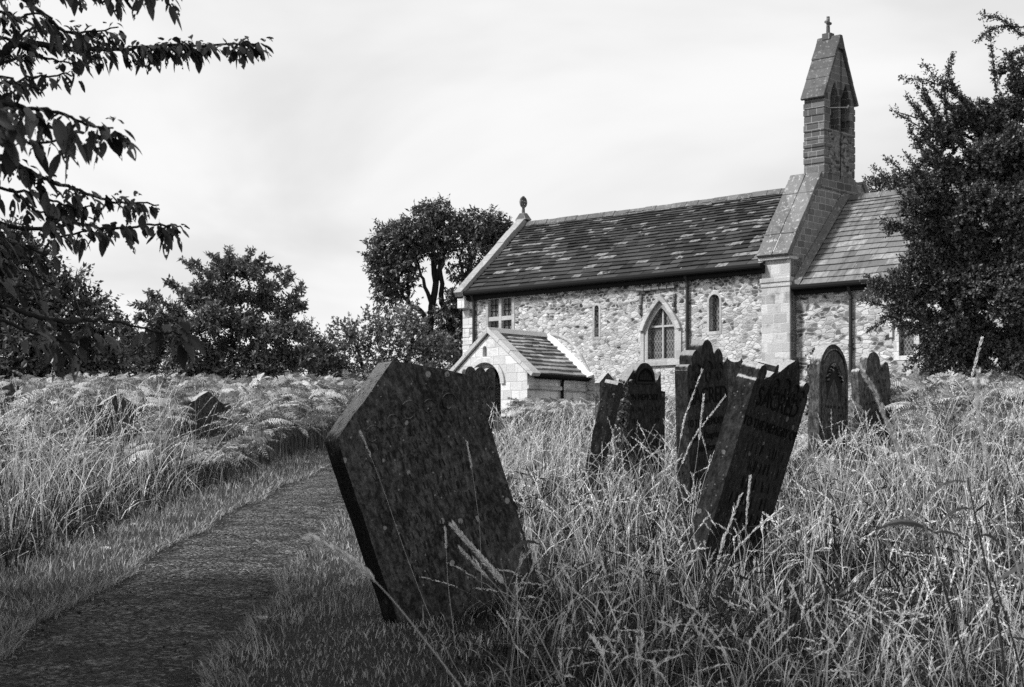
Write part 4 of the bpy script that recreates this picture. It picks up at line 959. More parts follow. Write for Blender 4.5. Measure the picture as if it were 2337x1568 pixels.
thorn = cluster_tree('hawthorn_tree', 'dense dark hawthorn tree hiding the east end of the church', HY_, blobs,
    [([(2380, 900), (2370, 760), (2340, 600), (2300, 420)], .2, .05), ([(2370, 760), (2250, 700), (2150, 660), (2060, 645)], .1, .02), ([(2340, 600), (2230, 520), (2150, 440), (2090, 390)], .09, .015), ([(2340, 600), (2260, 470), (2200, 330), (2170, 240)], .08, .015), ([(2300, 420), (2250, 330), (2180, 300), (2120, 275), (2040, 255)], .05, .01)],
    (.08, .055), 'leaf_thorn', 'tree', None, up=.25, base_px=(2380, 900), shoot=(.28, 16), dens=1.1, droop=.15, rfac=.56)
parts = []; tw = MB(); tb = np.array(thorn.location); RAG = []
edge_ = np.array([(2290, 190), (2215, 205), (2130, 262), (2105, 330), (2112, 400), (2080, 470), (2062, 520), (2105, 560), (2070, 620), (2030, 655), (2060, 700), (2110, 745), (2120, 800), (2200, 830), (2320, 835)], float)
for k_ in range(64):
    u = rng.random() * 13.99; i_ = int(u); e_ = edge_[i_] + (edge_[i_ + 1] - edge_[i_]) * (u - i_); o_ = e_ - np.array([2300., 540.]); o_ = o_ / np.linalg.norm(o_) + rng.normal(size=2) * .45 + np.array([-.1, -.12])
    st_ = e_ + np.array([40., 10.]); L_ = rng.uniform(45, 95); m_ = st_ + o_ * L_ * .5 + rng.normal(size=2) * 5; RAG.append([tuple(st_), tuple(m_), tuple(st_ + o_ * L_ + np.array([0, -6.]))])
for pts in [[(2200, 330), (2170, 318), (2110, 296), (2075, 275), (2038, 252)], [(2230, 270), (2190, 222), (2150, 196), (2110, 182), (2062, 178)], [(2190, 222), (2172, 195), (2165, 165), (2172, 132)], [(2380, 60), (2330, 62), (2290, 58), (2255, 70), (2234, 88)],
            [(2360, 90), (2320, 72), (2280, 40), (2245, 36)], [(2380, 100), (2337, 110), (2295, 132)], [(2360, 150), (2330, 140), (2300, 190)], [(2260, 250), (2250, 235), (2235, 232)], [(2160, 370), (2130, 362), (2100, 380), (2072, 398)], [(2140, 300), (2120, 310), (2090, 330)], [(2140, 640), (2070, 640), (2020, 652), (1985, 658)], [(2140, 660), (2080, 700), (2040, 705)], [(2130, 800), (2100, 806), (2082, 818)], [(2100, 520), (2060, 515), (2030, 512)], [(2110, 600), (2070, 610), (2035, 622)], [(2150, 740), (2115, 745), (2088, 748)]] + RAG:
    q = np.array([P(x, y, HY_ - .5) for x, y in pts]); tt = np.linspace(0, 1, len(q)); t2 = np.linspace(0, 1, 26)
    c = np.stack([np.interp(t2, tt, q[:, k]) for k in range(3)], 1)
    tw.tube(list(c - tb), list(np.linspace(.022, .006, 26)), 5)
    bs = np.repeat(c, 3, 0); dd = unit(np.gradient(c, axis=0)).repeat(3, 0) * .7 + rng.normal(size=bs.shape) * .6
    parts.append(shoots(bs, dd, rng.uniform(.08, .20, len(bs)), 7, .06, .042, .1))
V, F, T = join(parts); np_mesh('sprigs', V - tb, tris=F, mat='leaf_thorn', parent=thorn, tint=T); tw.build('twigs', 'bark', thorn)

# cherry overhanging the path at the upper left ---------------------------
def big_leaves(pos, d0, L, W, tint):
    n = len(pos); ns, nc = 9, 5
    s = np.linspace(0, 1, ns); cc = np.linspace(-1, 1, nc)
    wprof = np.sin(PI * np.clip(s, 0, 1) ** .85) ** .8 * (1 - .25 * s); wprof[0] = .03; wprof[-1] = .01
    d0 = unit(d0); down = np.array([0, 0, -1.]); curl = rng.uniform(.5, 1.15, n)[:, None]
    side = unit(np.cross(d0, rng.normal(size=(n, 3)) * .5 + np.array([0, 0, 1.]))); nn = unit(np.cross(side, d0))
    V = np.zeros((n, ns, nc, 3))
    for i in range(ns):
        ctr = pos + L[:, None] * (d0 * (s[i] * (1 - .35 * s[i])) + down * curl * s[i] ** 1.6 * .75)
        for j in range(nc):
            jag = .06 * ((i % 2) - .5) * (abs(cc[j]) == 1)
            V[:, i, j] = ctr + side * (cc[j] * (wprof[i] + jag * wprof[i]) * W * .5)[:, None] - nn * (abs(cc[j]) * .22 * W * wprof[i])[:, None]
    base = np.arange(n)[:, None, None] * ns * nc
    ii, jj = np.meshgrid(np.arange(ns - 1), np.arange(nc - 1), indexing='ij'); k = (ii * nc + jj)[None] + base
    Q = np.stack([k, k + 1, k + nc + 1, k + nc], -1)
    eaten = rng.random(n) < .55
    hole = (rng.random((n, ns - 1, nc - 1)) < .13) & eaten[:, None, None]; hole[:, 0] = False
    Q = Q[~hole]; T = np.repeat(tint, (ns - 1) * (nc - 1)).reshape(n, ns - 1, nc - 1)[~hole]
    return V.reshape(-1, 3), Q, T
CYD = 6.3
tbase = np.array([-4.1, 6.8, float(ground(6.8))])
cherry = empty('cherry_tree', tuple(tbase)); tag(cherry, 'cherry tree reaching in from the left with drooping insect-eaten leaves', 'tree')
wood = MB(); trunk_pts = [tbase + np.array(v) for v in ((0, 0, -.2), (.05, .02, 1.2), (-.02, .0, 2.6), (.1, -.1, 4.0), (.05, -.05, 5.6))]
limb(wood, [p - tbase for p in trunk_pts], .17, .06, .01)
branches = [  # pixel polyline, distance at frame edge, distance at the tip
    ([(0, 130), (30, 101), (68, 101), (133, 107), (208, 113), (261, 113), (312, 110), (415, 101), (549, 102), (590, 98)], 6.6, 7.2, .020),
    ([(-20, -40), (65, 0), (110, 45), (142, 74), (200, 72), (270, 62)], 6.2, 6.6, .013),
    ([(-20, -60), (120, -45), (250, -40), (330, -30), (392, -12)], 5.8, 6.2, .014), ([(-20, -20), (60, -30), (150, -22), (215, -10), (290, -14)], 6.4, 6.6, .010),
    ([(-20, 20), (40, 40), (90, 30), (120, 42)], 6.0, 6.2, .008), ([(-20, 90), (30, 88), (75, 62), (130, 66), (185, 80), (235, 85)], 6.5, 6.6, .009),
    ([(133, 107), (150, 112), (185, 125), (215, 128), (238, 132)], 6.7, 6.8, .006), ([(-10, 150), (40, 130), (90, 128), (140, 140), (180, 150)], 6.2, 6.4, .009),
    ([(-20, 190), (20, 185), (71, 178), (128, 172), (168, 172)], 5.6, 5.9, .007), ([(-20, 165), (20, 178), (60, 190), (95, 205)], 5.9, 5.8, .007),
    ([(-20, 232), (0, 237), (59, 246), (119, 255), (166, 267), (208, 288), (258, 292)], 4.6, 5.0, .010),
    ([(-20, 300), (47, 318), (119, 323), (166, 320), (186, 328)], 4.9, 5.2, .006), ([(-30, 280), (10, 288), (36, 296)], 3.9, 4.0, .006),
    ([(-20, 350), (0, 360), (45, 380), (104, 409), (163, 430), (220, 450), (267, 463), (310, 460), (362, 468)], 5.6, 6.4, .011),
    ([(-20, 428), (0, 430), (60, 440), (95, 445), (130, 460), (170, 478), (210, 470)], 5.8, 6.0, .007), ([(20, 432), (65, 470), (100, 490), (130, 500)], 5.7, 5.9, .006),
    ([(-30, 512), (0, 513), (92, 524), (185, 511), (259, 521), (333, 515), (392, 510), (416, 522)], 6.0, 6.9, .012), ([(92, 524), (140, 540), (190, 528), (230, 528)], 6.2, 6.5, .006),
    ([(-30, 560), (20, 556), (60, 566), (110, 580)], 5.8, 6.0, .007), ([(-30, 572), (0, 595), (37, 654), (74, 691), (100, 705)], 5.6, 5.6, .010),
    ([(-30, 690), (0, 694), (63, 717), (118, 731), (166, 739), (192, 728), (240, 731), (307, 746), (380, 758), (428, 762)], 5.2, 5.6, .010), ([(-20, 720), (0, 728), (74, 761), (148, 776), (200, 772), (262, 776)], 4.8, 5.2, .007), ([(-30, 640), (20, 650), (60, 660), (110, 655), (150, 668)], 5.4, 5.6, .006), ([(-30, 600), (30, 610), (70, 620), (100, 640)], 5.7, 5.8, .006)]
lp, ld, lL = [], [], []
def dress(c, dens_, size):
    L = np.linalg.norm(np.diff(c, axis=0), axis=1).sum(); n = max(2, int(L * dens_)); tt = np.sort(rng.random(n)) ** .85
    t2 = np.concatenate([[0], np.cumsum(np.linalg.norm(np.diff(c, axis=0), axis=1))]) / L; p = np.stack([np.interp(tt, t2, c[:, k]) for k in range(3)], 1)
    g = unit(np.stack([np.interp(tt, t2, np.gradient(c, axis=0)[:, k]) for k in range(3)], 1))
    for a_, g_ in zip(p, g):
        k = rng.integers(3, 6); spur = a_ + rng.normal(size=3) * .012
        for _ in range(k):
            d = g_ * .55 + rng.normal(size=3) * np.array([.75, .75, .35]) + np.array([0, 0, -.15]); d /= np.linalg.norm(d)
            st = spur + d * rng.uniform(.015, .04)
            lp.append(st); ld.append(d); lL.append(size * rng.uniform(.55, 1.15))
for pts, ya, yb, r in branches:
    n = len(pts); q = np.array([P(x, y, ya + (yb - ya) * i / (n - 1)) for i, (x, y) in enumerate(pts)])
    if pts[0][0] < 5:   # carry it back to the trunk outside the frame
        zt = min(max(q[0][2] - .25, 1.0), 5.3); start = np.array([np.interp(zt, [p[2] for p in trunk_pts], [p[0] for p in trunk_pts]), tbase[1], zt]); q = np.vstack([start, start * .5 + q[0] * .5 + np.array([0, 0, .06]), q]); r0 = r * 1.0
    else: r0 = r
    tt = np.linspace(0, 1, len(q)); t2 = np.linspace(0, 1, len(q) * 4); c = np.stack([np.interp(t2, tt, q[:, k]) for k in range(3)], 1)
    c[1:-1] += rng.normal(size=(len(c) - 2, 3)) * .004
    wood.tube(list(c - tbase), list(np.linspace(r0, .003, len(c))), 6)
    dress(c, 52 if pts[-1][0] == 590 else 34 if q[-1][2] > 4.5 else 30 if pts[-1][1] < 600 else 17, .064 if ya > 5.3 else .076)
# rest of the crown, unseen: foliage added and sized to shade the near path
n_ = 9000; u_ = rand_unit(n_) * (rng.random(n_) ** .4)[:, None]; pc = np.array([-5.0, 6.0, 4.1]) + u_ * np.array([2.5, 4.6, 2.5])
def framed(p, mx_, my_): return (p[:, 1] > .3) & (CX + p[:, 0] / np.maximum(p[:, 1], .3) * FPX > -mx_) & (HY - (p[:, 2] - EYE) / np.maximum(p[:, 1], .3) * FPX > -my_)
pc = pc[~framed(pc, 420, 420) & (pc[:, 2] > 1.7)]; pc = pc[:4200]
upper = shoots(pc, rng.normal(size=(len(pc), 3)) + np.array([0, 0, -.1]), .3, 12, .15, .085, .6)
lp, ld, lL = np.array(lp), np.array(ld), np.array(lL)
kp_ = (CX + lp[:, 0] / lp[:, 1] * FPX > 235) | (rng.random(len(lp)) < .72); lp, ld, lL = lp[kp_], ld[kp_], lL[kp_]
V, Q, T = big_leaves(lp, ld, lL, lL * rng.uniform(.42, .6, len(lL)), rng.random(len(lL)))
np_mesh('crown', V - tbase, quads=Q, mat='leaf_cherry', parent=cherry, tint=T); wood.build('trunk', 'bark', cherry, smooth=True)
np_mesh('shade_crown', upper[0] - tbase, tris=upper[1], mat='leaf_cherry', parent=cherry, tint=upper[2])

# ------------------------------------------------------------------ bracken
def in_stone(x, y): return np.zeros(len(x), bool)
def bracken(name, label, pxr, yr, n, L, seed):
    g = np.random.default_rng(seed)
    Y = np.sqrt(g.uniform(yr[0] ** 2, yr[1] ** 2, n)); px_ = g.uniform(pxr[0], pxr[1], n); X = (px_ - CX) / FPX * Y
    keep = (np.abs(X - path_x(Y)) > PW + .75)
    # ragged front edge
    keep &= (Y > yr[0] + 2.2 * (0.5 + .5 * np.sin(X * 1.3)) * g.random(n) ** 2)
    X, Y = X[keep], Y[keep]; n = len(X)
    hgt = g.uniform(.35, 1.05, n) * (1 + .05 * np.sin(X * .9 + Y * .5) * np.cos(Y * .37 - X * .2) + .08 * np.sin(X * 2.3 + 1))
    for sx_, sy_, hw_, k_ in ((270, 22.5, 75, .26), (475, 24.5, 70, .26), (24, 27, 40, .55), (1904, 19, 70, .3), (1995, 22, 80, .3), (1230, 58, 190, .32), (1600, 58, 180, .5)):
        pxx = CX + X / Y * FPX; hgt = np.where((np.abs(pxx - sx_) < hw_) & (Y < sy_ + .3), np.minimum(hgt, k_), hgt)
    Z = ground(Y) + hgt * .95
    az = g.uniform(0, 2 * PI, n); lean = g.uniform(.05, .85, n)
    fx, fy = np.cos(az), np.sin(az); Lf = L * g.uniform(.7, 1.2, n)
    m = 15; s = np.linspace(.04, 1, m)
    # rachis curve: outward and arching down
    rise = np.sin(lean)[:, None] * s * g.uniform(.5, 1.3, n)[:, None] - g.uniform(.2, .75, n)[:, None] * s ** 2; out = np.cos(lean)[:, None] * s
    rx = X[:, None] + fx[:, None] * out * Lf[:, None]; ry = Y[:, None] + fy[:, None] * out * Lf[:, None]; rz = Z[:, None] + rise * Lf[:, None]
    rp = np.stack([rx, ry, rz], -1); tg = unit(np.gradient(rp, axis=1)); sd = np.stack([-fy, fx, np.zeros(n)], -1)[:, None] * np.ones((1, m, 1))
    roll = g.normal(0, .6, n)[:, None, None]; nm = unit(np.cross(sd, tg)); sd2 = unit(sd + nm * roll)
    pl = (np.sin(PI * (s * .93 + .05)) ** .7 * .34)[None, :, None] * Lf[:, None, None]; pl = pl * (1 - .35 * s)[None, :, None] * np.where(g.random((n, m)) < .12, .25, g.uniform(.7, 1.15, (n, m)))[..., None]
    parts_V, parts_F, T = [], [], []; o = 0
    tn = np.where(g.random(n) < .35, 0.0, g.random(n) * .7)
    for sg in (-1, 1):
        d = unit(sd2 * sg + tg * .45 - np.array([0, 0, .22])); w_ = Lf[:, None, None] * .050
        b0, tip = rp, rp + d * pl; mid = rp + d * pl * .5 + np.array([0, 0, .02])
        Vv = np.stack([b0 - tg * w_ * .35, mid - tg * w_ * .5, tip, mid + tg * w_ * .5, b0 + tg * w_ * .35], 2).reshape(-1, 3)
        i = np.arange(n * m)[:, None] * 5
        parts_F.append(np.concatenate([i + [[0, 1, 4]], i + [[1, 3, 4]], i + [[1, 2, 3]]], 1).reshape(-1, 3) + o); parts_V.append(Vv); o += len(Vv)
        T.append(np.repeat(np.repeat(tn, m) + g.random(n * m) * .4, 3))
    # stalk
    w0 = .007; st0 = np.stack([X - fx * .05, Y - fy * .05, ground(Y)], -1); top = rp[:, 0]
    Vs = np.stack([st0 - sd[:, 0] * w0, st0 + sd[:, 0] * w0, top], 1).reshape(-1, 3); i = np.arange(n)[:, None] * 3
    parts_F.append(i + [[0, 1, 2]] + o); parts_V.append(Vs); T.append(tn * .3)
    return tag(np_mesh(name, np.concatenate(parts_V), tris=np.concatenate(parts_F), mat='fern', tint=np.concatenate(T)), label, 'ferns', None, 'stuff')
bracken('bracken', 'sea of pale bracken fronds left of the path below the trees', (-350, 1010), (19, 46), 21000, .40, 1)
bracken('bracken', 'bracken fronds right of the graves below the hawthorn', (1850, 2650), (18, 40), 11500, .40, 2)
bracken('bracken', 'low bracken and weeds at the foot of the porch and nave wall', (1180, 1880), (40, 58), 1900, .5, 3)

# ------------------------------------------------------------------ grass
STONES = [(o.location.x, o.location.y) for o in COL.objects if o.name.startswith('headstone')]
def vnoise(x, y, f, s):
    return (np.sin(x * f + s) * np.cos(y * f * 1.3 + s * 2.1) + .6 * np.sin(x * f * 2.3 - y * f * 1.7 + s * 3.3) + .4 * np.cos(x * f * 4.1 + y * f * 3.7 + s)) / 2
def blades(X, Y, h, w_, bend, tint, g, K=4, lean=None):
    n = len(X); az = g.uniform(0, 2 * PI, n) if lean is None else lean + g.normal(0, 1.2, n)
    dx, dy = np.cos(az), np.sin(az); fa = g.uniform(0, PI, n); sx, sy = np.cos(fa), np.sin(fa)
    s = np.linspace(0, 1, K)
    V = np.zeros((n, K, 2, 3)); z0 = ground(Y)
    for i in range(K):
        cx_ = X + dx * h * bend * s[i] ** 1.7; cy_ = Y + dy * h * bend * s[i] ** 1.7; cz_ = z0 + h * (s[i] - np.maximum(bend - .35, 0) * .75 * s[i] ** 3)
        ww = w_ * (1 - s[i] ** 1.5 * .93) * .5
        V[:, i, 0] = np.stack([cx_ - sx * ww, cy_ - sy * ww, cz_], -1); V[:, i, 1] = np.stack([cx_ + sx * ww, cy_ + sy * ww, cz_], -1)
    i0 = np.arange(n)[:, None] * K * 2 + np.arange(K - 1)[None] * 2
    Q = np.stack([i0, i0 + 1, i0 + 3, i0 + 2], -1).reshape(-1, 4)
    return V.reshape(-1, 3), Q, np.repeat(tint, K - 1)
def zone(X, Y):
    """0 = mown verge beside the path, 1 = long grass"""
    off = X - path_x(Y); v = np.where(off < 0, (-off - PW - .62) / .40, (off - PW - np.where(Y < 11.0, .62, .42)) / .8)
    return np.clip(v, 0, 1)
def tall_h(X, Y):
    off = X - path_x(Y)
    right = np.interp(Y, [5, 9, 11, 14, 20, 34], [.28, .33, .42, .60, .66, .60]) + np.clip((X - .22 * Y) * .25, 0, .2)
    left = np.interp(Y, [5, 10, 20, 40], [.5, .72, .85, .85])
    right = right * np.where((X / Y * FPX + CX < 1450) & (Y > 26), .72, 1.0)
    return np.where(off < 0, left, right) * (1 + .22 * vnoise(X, Y, 1.6, 1.0))
def grass(name, label, n, yr, seed, pw, sel, hmul=1.0, wmul=1.0):
    g = np.random.default_rng(seed)
    a = 2 - pw; Y = (g.uniform(yr[0] ** a, yr[1] ** a, n)) ** (1 / a); px_ = g.uniform(-330, 2680, n); X = (px_ - CX) / FPX * Y
    return g, X, Y
def long_grass(name, label, n, yr, seed, pxr, pw=1.0):
    g = np.random.default_rng(seed)
    a = 2 - pw; Y = g.uniform(yr[0] ** a, yr[1] ** a, n) ** (1 / a); X = (g.uniform(pxr[0], pxr[1], n) - CX) / FPX * Y
    z = zone(X, Y); keep = (g.random(n) < z) & (vnoise(X, Y, 3.2, 4) > -.55 + g.normal(0, .25, n))
    X, Y, z = X[keep], Y[keep], z[keep]; n = len(X)
    h = tall_h(X, Y) * np.clip(z * 1.3, .35, 1) * g.uniform(.35, 1.05, n)
    low = g.random(n) < np.clip(np.interp(Y, [9, 16, 25], [.89, .78, .66]) + .22 * vnoise(X, Y, 4.3, 5), .3, .97)  # share of short near-black blades that stand for shade deep in the grass
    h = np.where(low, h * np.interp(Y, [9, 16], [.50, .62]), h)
    t_ = np.clip(np.where(low, g.normal(.0, .05, n), g.normal(np.interp(Y, [9, 15], [.48, .60]), .28, n)) + .18 * vnoise(X, Y, 2.1, 7) * ~low, 0, 1)  # longer blades tinted darker close by, in place of tree shade
    h = h * np.where((np.abs(X + .55) < .5) & (Y < 9.1), .3, 1.0)
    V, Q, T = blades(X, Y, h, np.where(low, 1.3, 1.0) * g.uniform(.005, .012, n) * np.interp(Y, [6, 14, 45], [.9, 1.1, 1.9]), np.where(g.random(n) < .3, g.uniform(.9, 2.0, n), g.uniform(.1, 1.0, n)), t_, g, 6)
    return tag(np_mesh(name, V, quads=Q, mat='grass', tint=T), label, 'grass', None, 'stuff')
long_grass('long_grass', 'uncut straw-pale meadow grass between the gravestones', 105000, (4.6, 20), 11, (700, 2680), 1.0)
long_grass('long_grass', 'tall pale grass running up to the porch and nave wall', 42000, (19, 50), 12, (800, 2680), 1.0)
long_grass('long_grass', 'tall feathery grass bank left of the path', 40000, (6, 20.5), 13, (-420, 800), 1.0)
g = np.random.default_rng(21); n = 150000
Y = g.uniform(5 ** 1, 27, n); X = path_x(Y) + g.uniform(-2.2, 2.9, n); off = X - path_x(Y); z = zone(X, Y)
inn = np.abs(off + 0) < PW - .02 + np.where(off > 0, edge_wob(Y, 1), -edge_wob(Y, 0)) + g.normal(0, .035, n) - .03
keep = ~inn & (g.random(n) > z * .85) & (g.random(n) < 9 / Y)
X, Y = X[keep], Y[keep]; n = len(X); off = np.abs(X - path_x(Y)) - PW
h = np.clip(.03 + off * .035, .03, .08) * g.uniform(.5, 1.6, n) * np.where((np.abs(X + .6) < .5) & (Y < 9.2), .5, 1.0) * (1 + 1.1 * np.maximum(vnoise(X, Y, 5, 8), 0)) * np.where(g.random(n) < .03, 2.2, 1.0)
V, Q, T = blades(X, Y, h, g.uniform(.003, .006, n) * np.interp(Y, [6, 25], [.9, 1.8]), g.uniform(.2, 1.0, n), np.clip(g.normal(.45, .25, n) + .3 * vnoise(X, Y, 3, 2), 0, 1), g, 3)
tag(np_mesh('mown_grass', V, quads=Q, mat='grass_short', tint=T), 'short trodden turf along both edges of the path', 'grass', None, 'stuff')

g = np.random.default_rng(23); n = 16000
Y = g.uniform(5, 24, n); sd_ = np.where(g.random(n) < .5, -1, 1); keep = g.random(n) < 10 / Y; Y, sd_ = Y[keep], sd_[keep]; n = len(Y)
X = path_x(Y) + sd_ * (PW + .02 + np.abs(g.normal(0, .05, n)) - .05) + np.where(sd_ > 0, edge_wob(Y, 1), edge_wob(Y, 0)); k_ = vnoise(X, Y, 5, 3) + g.normal(0, .4, n) > -.4; X, Y, sd_ = X[k_], Y[k_], sd_[k_]; n = len(X)
V, Q, T = blades(X, Y, g.uniform(.03, .11, n), g.uniform(.004, .008, n) * np.interp(Y, [6, 25], [.9, 1.8]), g.uniform(.4, 1.3, n), np.clip(g.normal(.35, .25, n), 0, 1), g, 4, lean=np.where(sd_ > 0, PI, 0.0))
tag(np_mesh('mown_grass', V, quads=Q, mat='grass_short', tint=T), 'grass tufts spilling over the edges of the tarmac path', 'grass', None, 'stuff')

g = np.random.default_rng(29); n = 5200
Y = g.uniform(5.5, 26, n); o_ = g.uniform(-1, 1, n); X = path_x(Y) + o_ * (PW + .02); k_ = g.random(n) < (.25 + .75 * np.abs(o_) ** 3) * np.minimum(1, 10 / Y); X, Y, o_ = X[k_], Y[k_], o_[k_]; n = len(X)
r_ = g.uniform(.003, .009, n) * np.where(g.random(n) < .04, 1.9, 1); c_ = np.stack([X, Y, ground(Y) + .006 + .018 * (1 - o_ ** 2) + r_ * .4], -1)
oc_ = np.array([[1, 0, 0], [0, 1, 0], [-1, 0, 0], [0, -1, 0], [0, 0, .7], [0, 0, -.7]], float)
V = c_[:, None] + oc_[None] * r_[:, None, None] * g.uniform(.6, 1.3, (n, 6, 1)); f_ = np.array([[0, 1, 4], [1, 2, 4], [2, 3, 4], [3, 0, 4], [1, 0, 5], [2, 1, 5], [3, 2, 5], [0, 3, 5]])
tag(np_mesh('gravel', V.reshape(-1, 3), tris=(np.arange(n)[:, None, None] * 6 + f_[None]).reshape(-1, 3), mat='grit', tint=np.repeat(g.random(n) ** 3, 8)), 'loose grit scattered over the worn tarmac path', 'gravel', None, 'stuff')

# flowering stems with feathery heads
def seed_stems(name, label, X, Y, h, bend, az, g, head=.24, rad=.0016, big=1.0, mat='seed', kind='stuff'):
    n = len(X); dx, dy = np.cos(az), np.sin(az); K = 7; s = np.linspace(0, 1, K); z0 = ground(Y)
    def at(ss):
        return np.stack([X[:, None] + (dx * h * bend)[:, None] * ss ** 2, Y[:, None] + (dy * h * bend)[:, None] * ss ** 2, z0[:, None] + h[:, None] * (ss - .28 * bend[:, None] ** 2 * ss ** 3)], -1)
    c = at(s[None] * np.ones((n, 1))); wv = (rad * np.interp(Y, [6, 14, 40], [1.0, 1.4, 2.6]))[:, None] * (1 - .5 * s)[None]
    fa = g.uniform(0, PI, n); sd = np.stack([np.cos(fa), np.sin(fa), np.zeros(n)], -1)[:, None]
    V1 = np.stack([c - sd * wv[..., None], c + sd * wv[..., None]], 2).reshape(-1, 3)
    i0 = np.arange(n)[:, None] * K * 2 + np.arange(K - 1)[None] * 2; Q = np.stack([i0, i0 + 1, i0 + 3, i0 + 2], -1).reshape(-1, 4)
    T1 = np.repeat(g.random(n) * .25, K - 1)
    m = 26; ss = 1 - head * (np.arange(m) + g.random((n, m)) * .6) / m; ps = at(ss); ax = unit(at(ss + .01) - at(ss - .01))
    rd = unit(np.cross(ax, g.normal(size=(n, m, 3)))); d = ax + rd * .42
    wsc = np.interp(Y, [6, 14, 40], [1.0, 1.25, 2.0])[:, None] * big; fade = np.sin(PI * np.clip((1 - ss) / head * .9 + .08, 0, 1)) ** .6
    ln = (.020 * wsc * fade * g.uniform(.7, 1.2, (n, m))).reshape(-1); V2, F2, T2 = leaves(ps.reshape(-1, 3), d.reshape(-1, 3), ln, ln * .33, None, .1, np.clip(np.repeat(g.random(n), m) * .6 + g.random(n * m) * .4, 0, 1))
    o = np_mesh(name, np.concatenate([V1, V2]), quads=Q, tris=F2 + len(V1), mat=mat, tint=np.concatenate([T1, T2]))
    return o
def scatter_stems(name, label, n, yr, pxr, seed, hr, cat='grass'):
    g = np.random.default_rng(seed); Y = g.uniform(yr[0], yr[1], n); X = (g.uniform(pxr[0], pxr[1], n) - CX) / FPX * Y
    keep = (zone(X, Y) > .8) & (vnoise(X, Y, 1.1, 9) + g.normal(0, .4, n) > -.2); X, Y = X[keep], Y[keep]; n = len(X)
    h = tall_h(X, Y) * g.uniform(*hr, n)
    o = seed_stems(name, label, X, Y, h, np.where(g.random(n) < .35, g.uniform(.6, 1.2, n), g.uniform(.1, .6, n)), g.uniform(0, 2 * PI, n), g)
    return tag(o, label, cat, None, 'stuff')
scatter_stems('seeding_grass', 'pale seed heads standing above the grass right of the big slab', 3000, (6, 20), (1000, 2600), 31, (1.0, 1.5))
scatter_stems('seeding_grass', 'seed heads in the far grass before the church', 1500, (19, 42), (900, 2600), 32, (.95, 1.35))
scatter_stems('seeding_grass', 'seed heads over the grass bank left of the path', 1700, (10, 21), (-300, 800), 33, (1.0, 1.5))

def weeds(name, label, n, yr, pxr, seed):
    g = np.random.default_rng(seed); Y = g.uniform(yr[0], yr[1], n); X = (g.uniform(pxr[0], pxr[1], n) - CX) / FPX * Y
    k_ = (zone(X, Y) > .9) & (vnoise(X, Y, 1.7, 2) > -.1); X, Y = X[k_], Y[k_]; n = len(X); h = tall_h(X, Y) * g.uniform(.8, 1.45, n)
    V1, Q1, T1 = blades(X, Y, h, g.uniform(.006, .011, n), g.uniform(.05, .4, n), g.random(n) * .5, g, 6)
    m = 9; s_ = g.uniform(.25, 1, (n, m)); ps = np.stack([X[:, None] + g.normal(0, .012, (n, m)), Y[:, None] + g.normal(0, .012, (n, m)), ground(Y)[:, None] + h[:, None] * s_ * .93], -1).reshape(-1, 3)
    V2, F2, T2 = leaves(ps, g.normal(size=(n * m, 3)) + np.array([0, 0, .3]), g.uniform(.05, .15, n * m), g.uniform(.006, .014, n * m), None, .1, g.random(n * m))
    return tag(np_mesh(name, np.concatenate([V1, V2]), quads=Q1, tris=F2 + len(V1), mat='stalk_dark', tint=np.concatenate([T1, T2])), label, 'weeds', None, 'stuff')
weeds('dark_weeds', 'dark dried weed stems tangled in the grass at the lower right', 420, (6.2, 15), (1150, 2640), 41)
weeds('dark_weeds', 'dark weed stems in the grass bank left of the path', 160, (8, 17), (-300, 700), 42)

# single foreground stalks that the photograph shows large
def stalk(label, pts, Ys, r, head, mat='seed', cat='grass stalk', name='grass_stalk', leafs=0, headsize=.022):
    n = len(pts); q = np.array([P(x, y, Ys[0] + (Ys[1] - Ys[0]) * i / (n - 1)) for i, (x, y) in enumerate(pts)])
    tt = np.linspace(0, 1, n); t2 = np.linspace(0, 1, 30); c = np.stack([np.interp(t2, tt, q[:, k]) for k in range(3)], 1)
    for _ in range(4): c[1:-1] = (c[:-2] + 2 * c[1:-1] + c[2:]) / 4
    b0 = c[0].copy(); root = empty(name, tuple(b0)); tag(root, label, cat, 'tall single stalks in the foreground')
    b = MB(); b.tube(list(c - b0), list(np.linspace(r, r * .5, 30)), 6); b.build('stem', 'stalk_dark' if mat == 'stalk_dark' else 'grass', root)
    if head > 0:
        m = int(110 * head / .3); s = 1 - head * rng.random(m); ps = np.stack([np.interp(s, t2, c[:, k]) for k in range(3)], 1); ax = unit(np.stack([np.interp(s, t2, np.gradient(c, axis=0)[:, k]) for k in range(3)], 1))
        rd = unit(np.cross(ax, rng.normal(size=(m, 3)))); ln = headsize * rng.uniform(.6, 1.15, m)
        V, F, T = leaves(ps + rd * .001, ax + rd * .35, ln, ln * .26); np_mesh('seed_head', V - b0, tris=F, mat='seed', parent=root, tint=T)
    for k in range(leafs):
        s = rng.uniform(.35, .98); p = np.array([np.interp(s, t2, c[:, j]) for j in range(3)]) - b0; az = rng.choice([0, PI]) + rng.normal(0, .6); Lf = rng.uniform(.08, .19); ri_, dr_, wl_ = rng.uniform(.0, .9), rng.uniform(.3, 1.4), rng.uniform(.0035, .0065); b = MB()
        pv, fv = [], []
        for i, u in enumerate(np.linspace(0, 1, 7)):
            ctr = p + Lf * np.array([math.cos(az) * u, math.sin(az) * u * .6, ri_ * u - dr_ * u * u]); wv = wl_ * math.sin(PI * (u * .9 + .08)); pv += [ctr + np.array([0, wv * .6, wv]), ctr - np.array([0, wv * .6, wv])]
        for i in range(6): fv.append((2 * i, 2 * i + 1, 2 * i + 3, 2 * i + 2))
        b.add(pv, fv); b.build('leaf', mat, root)
    return root
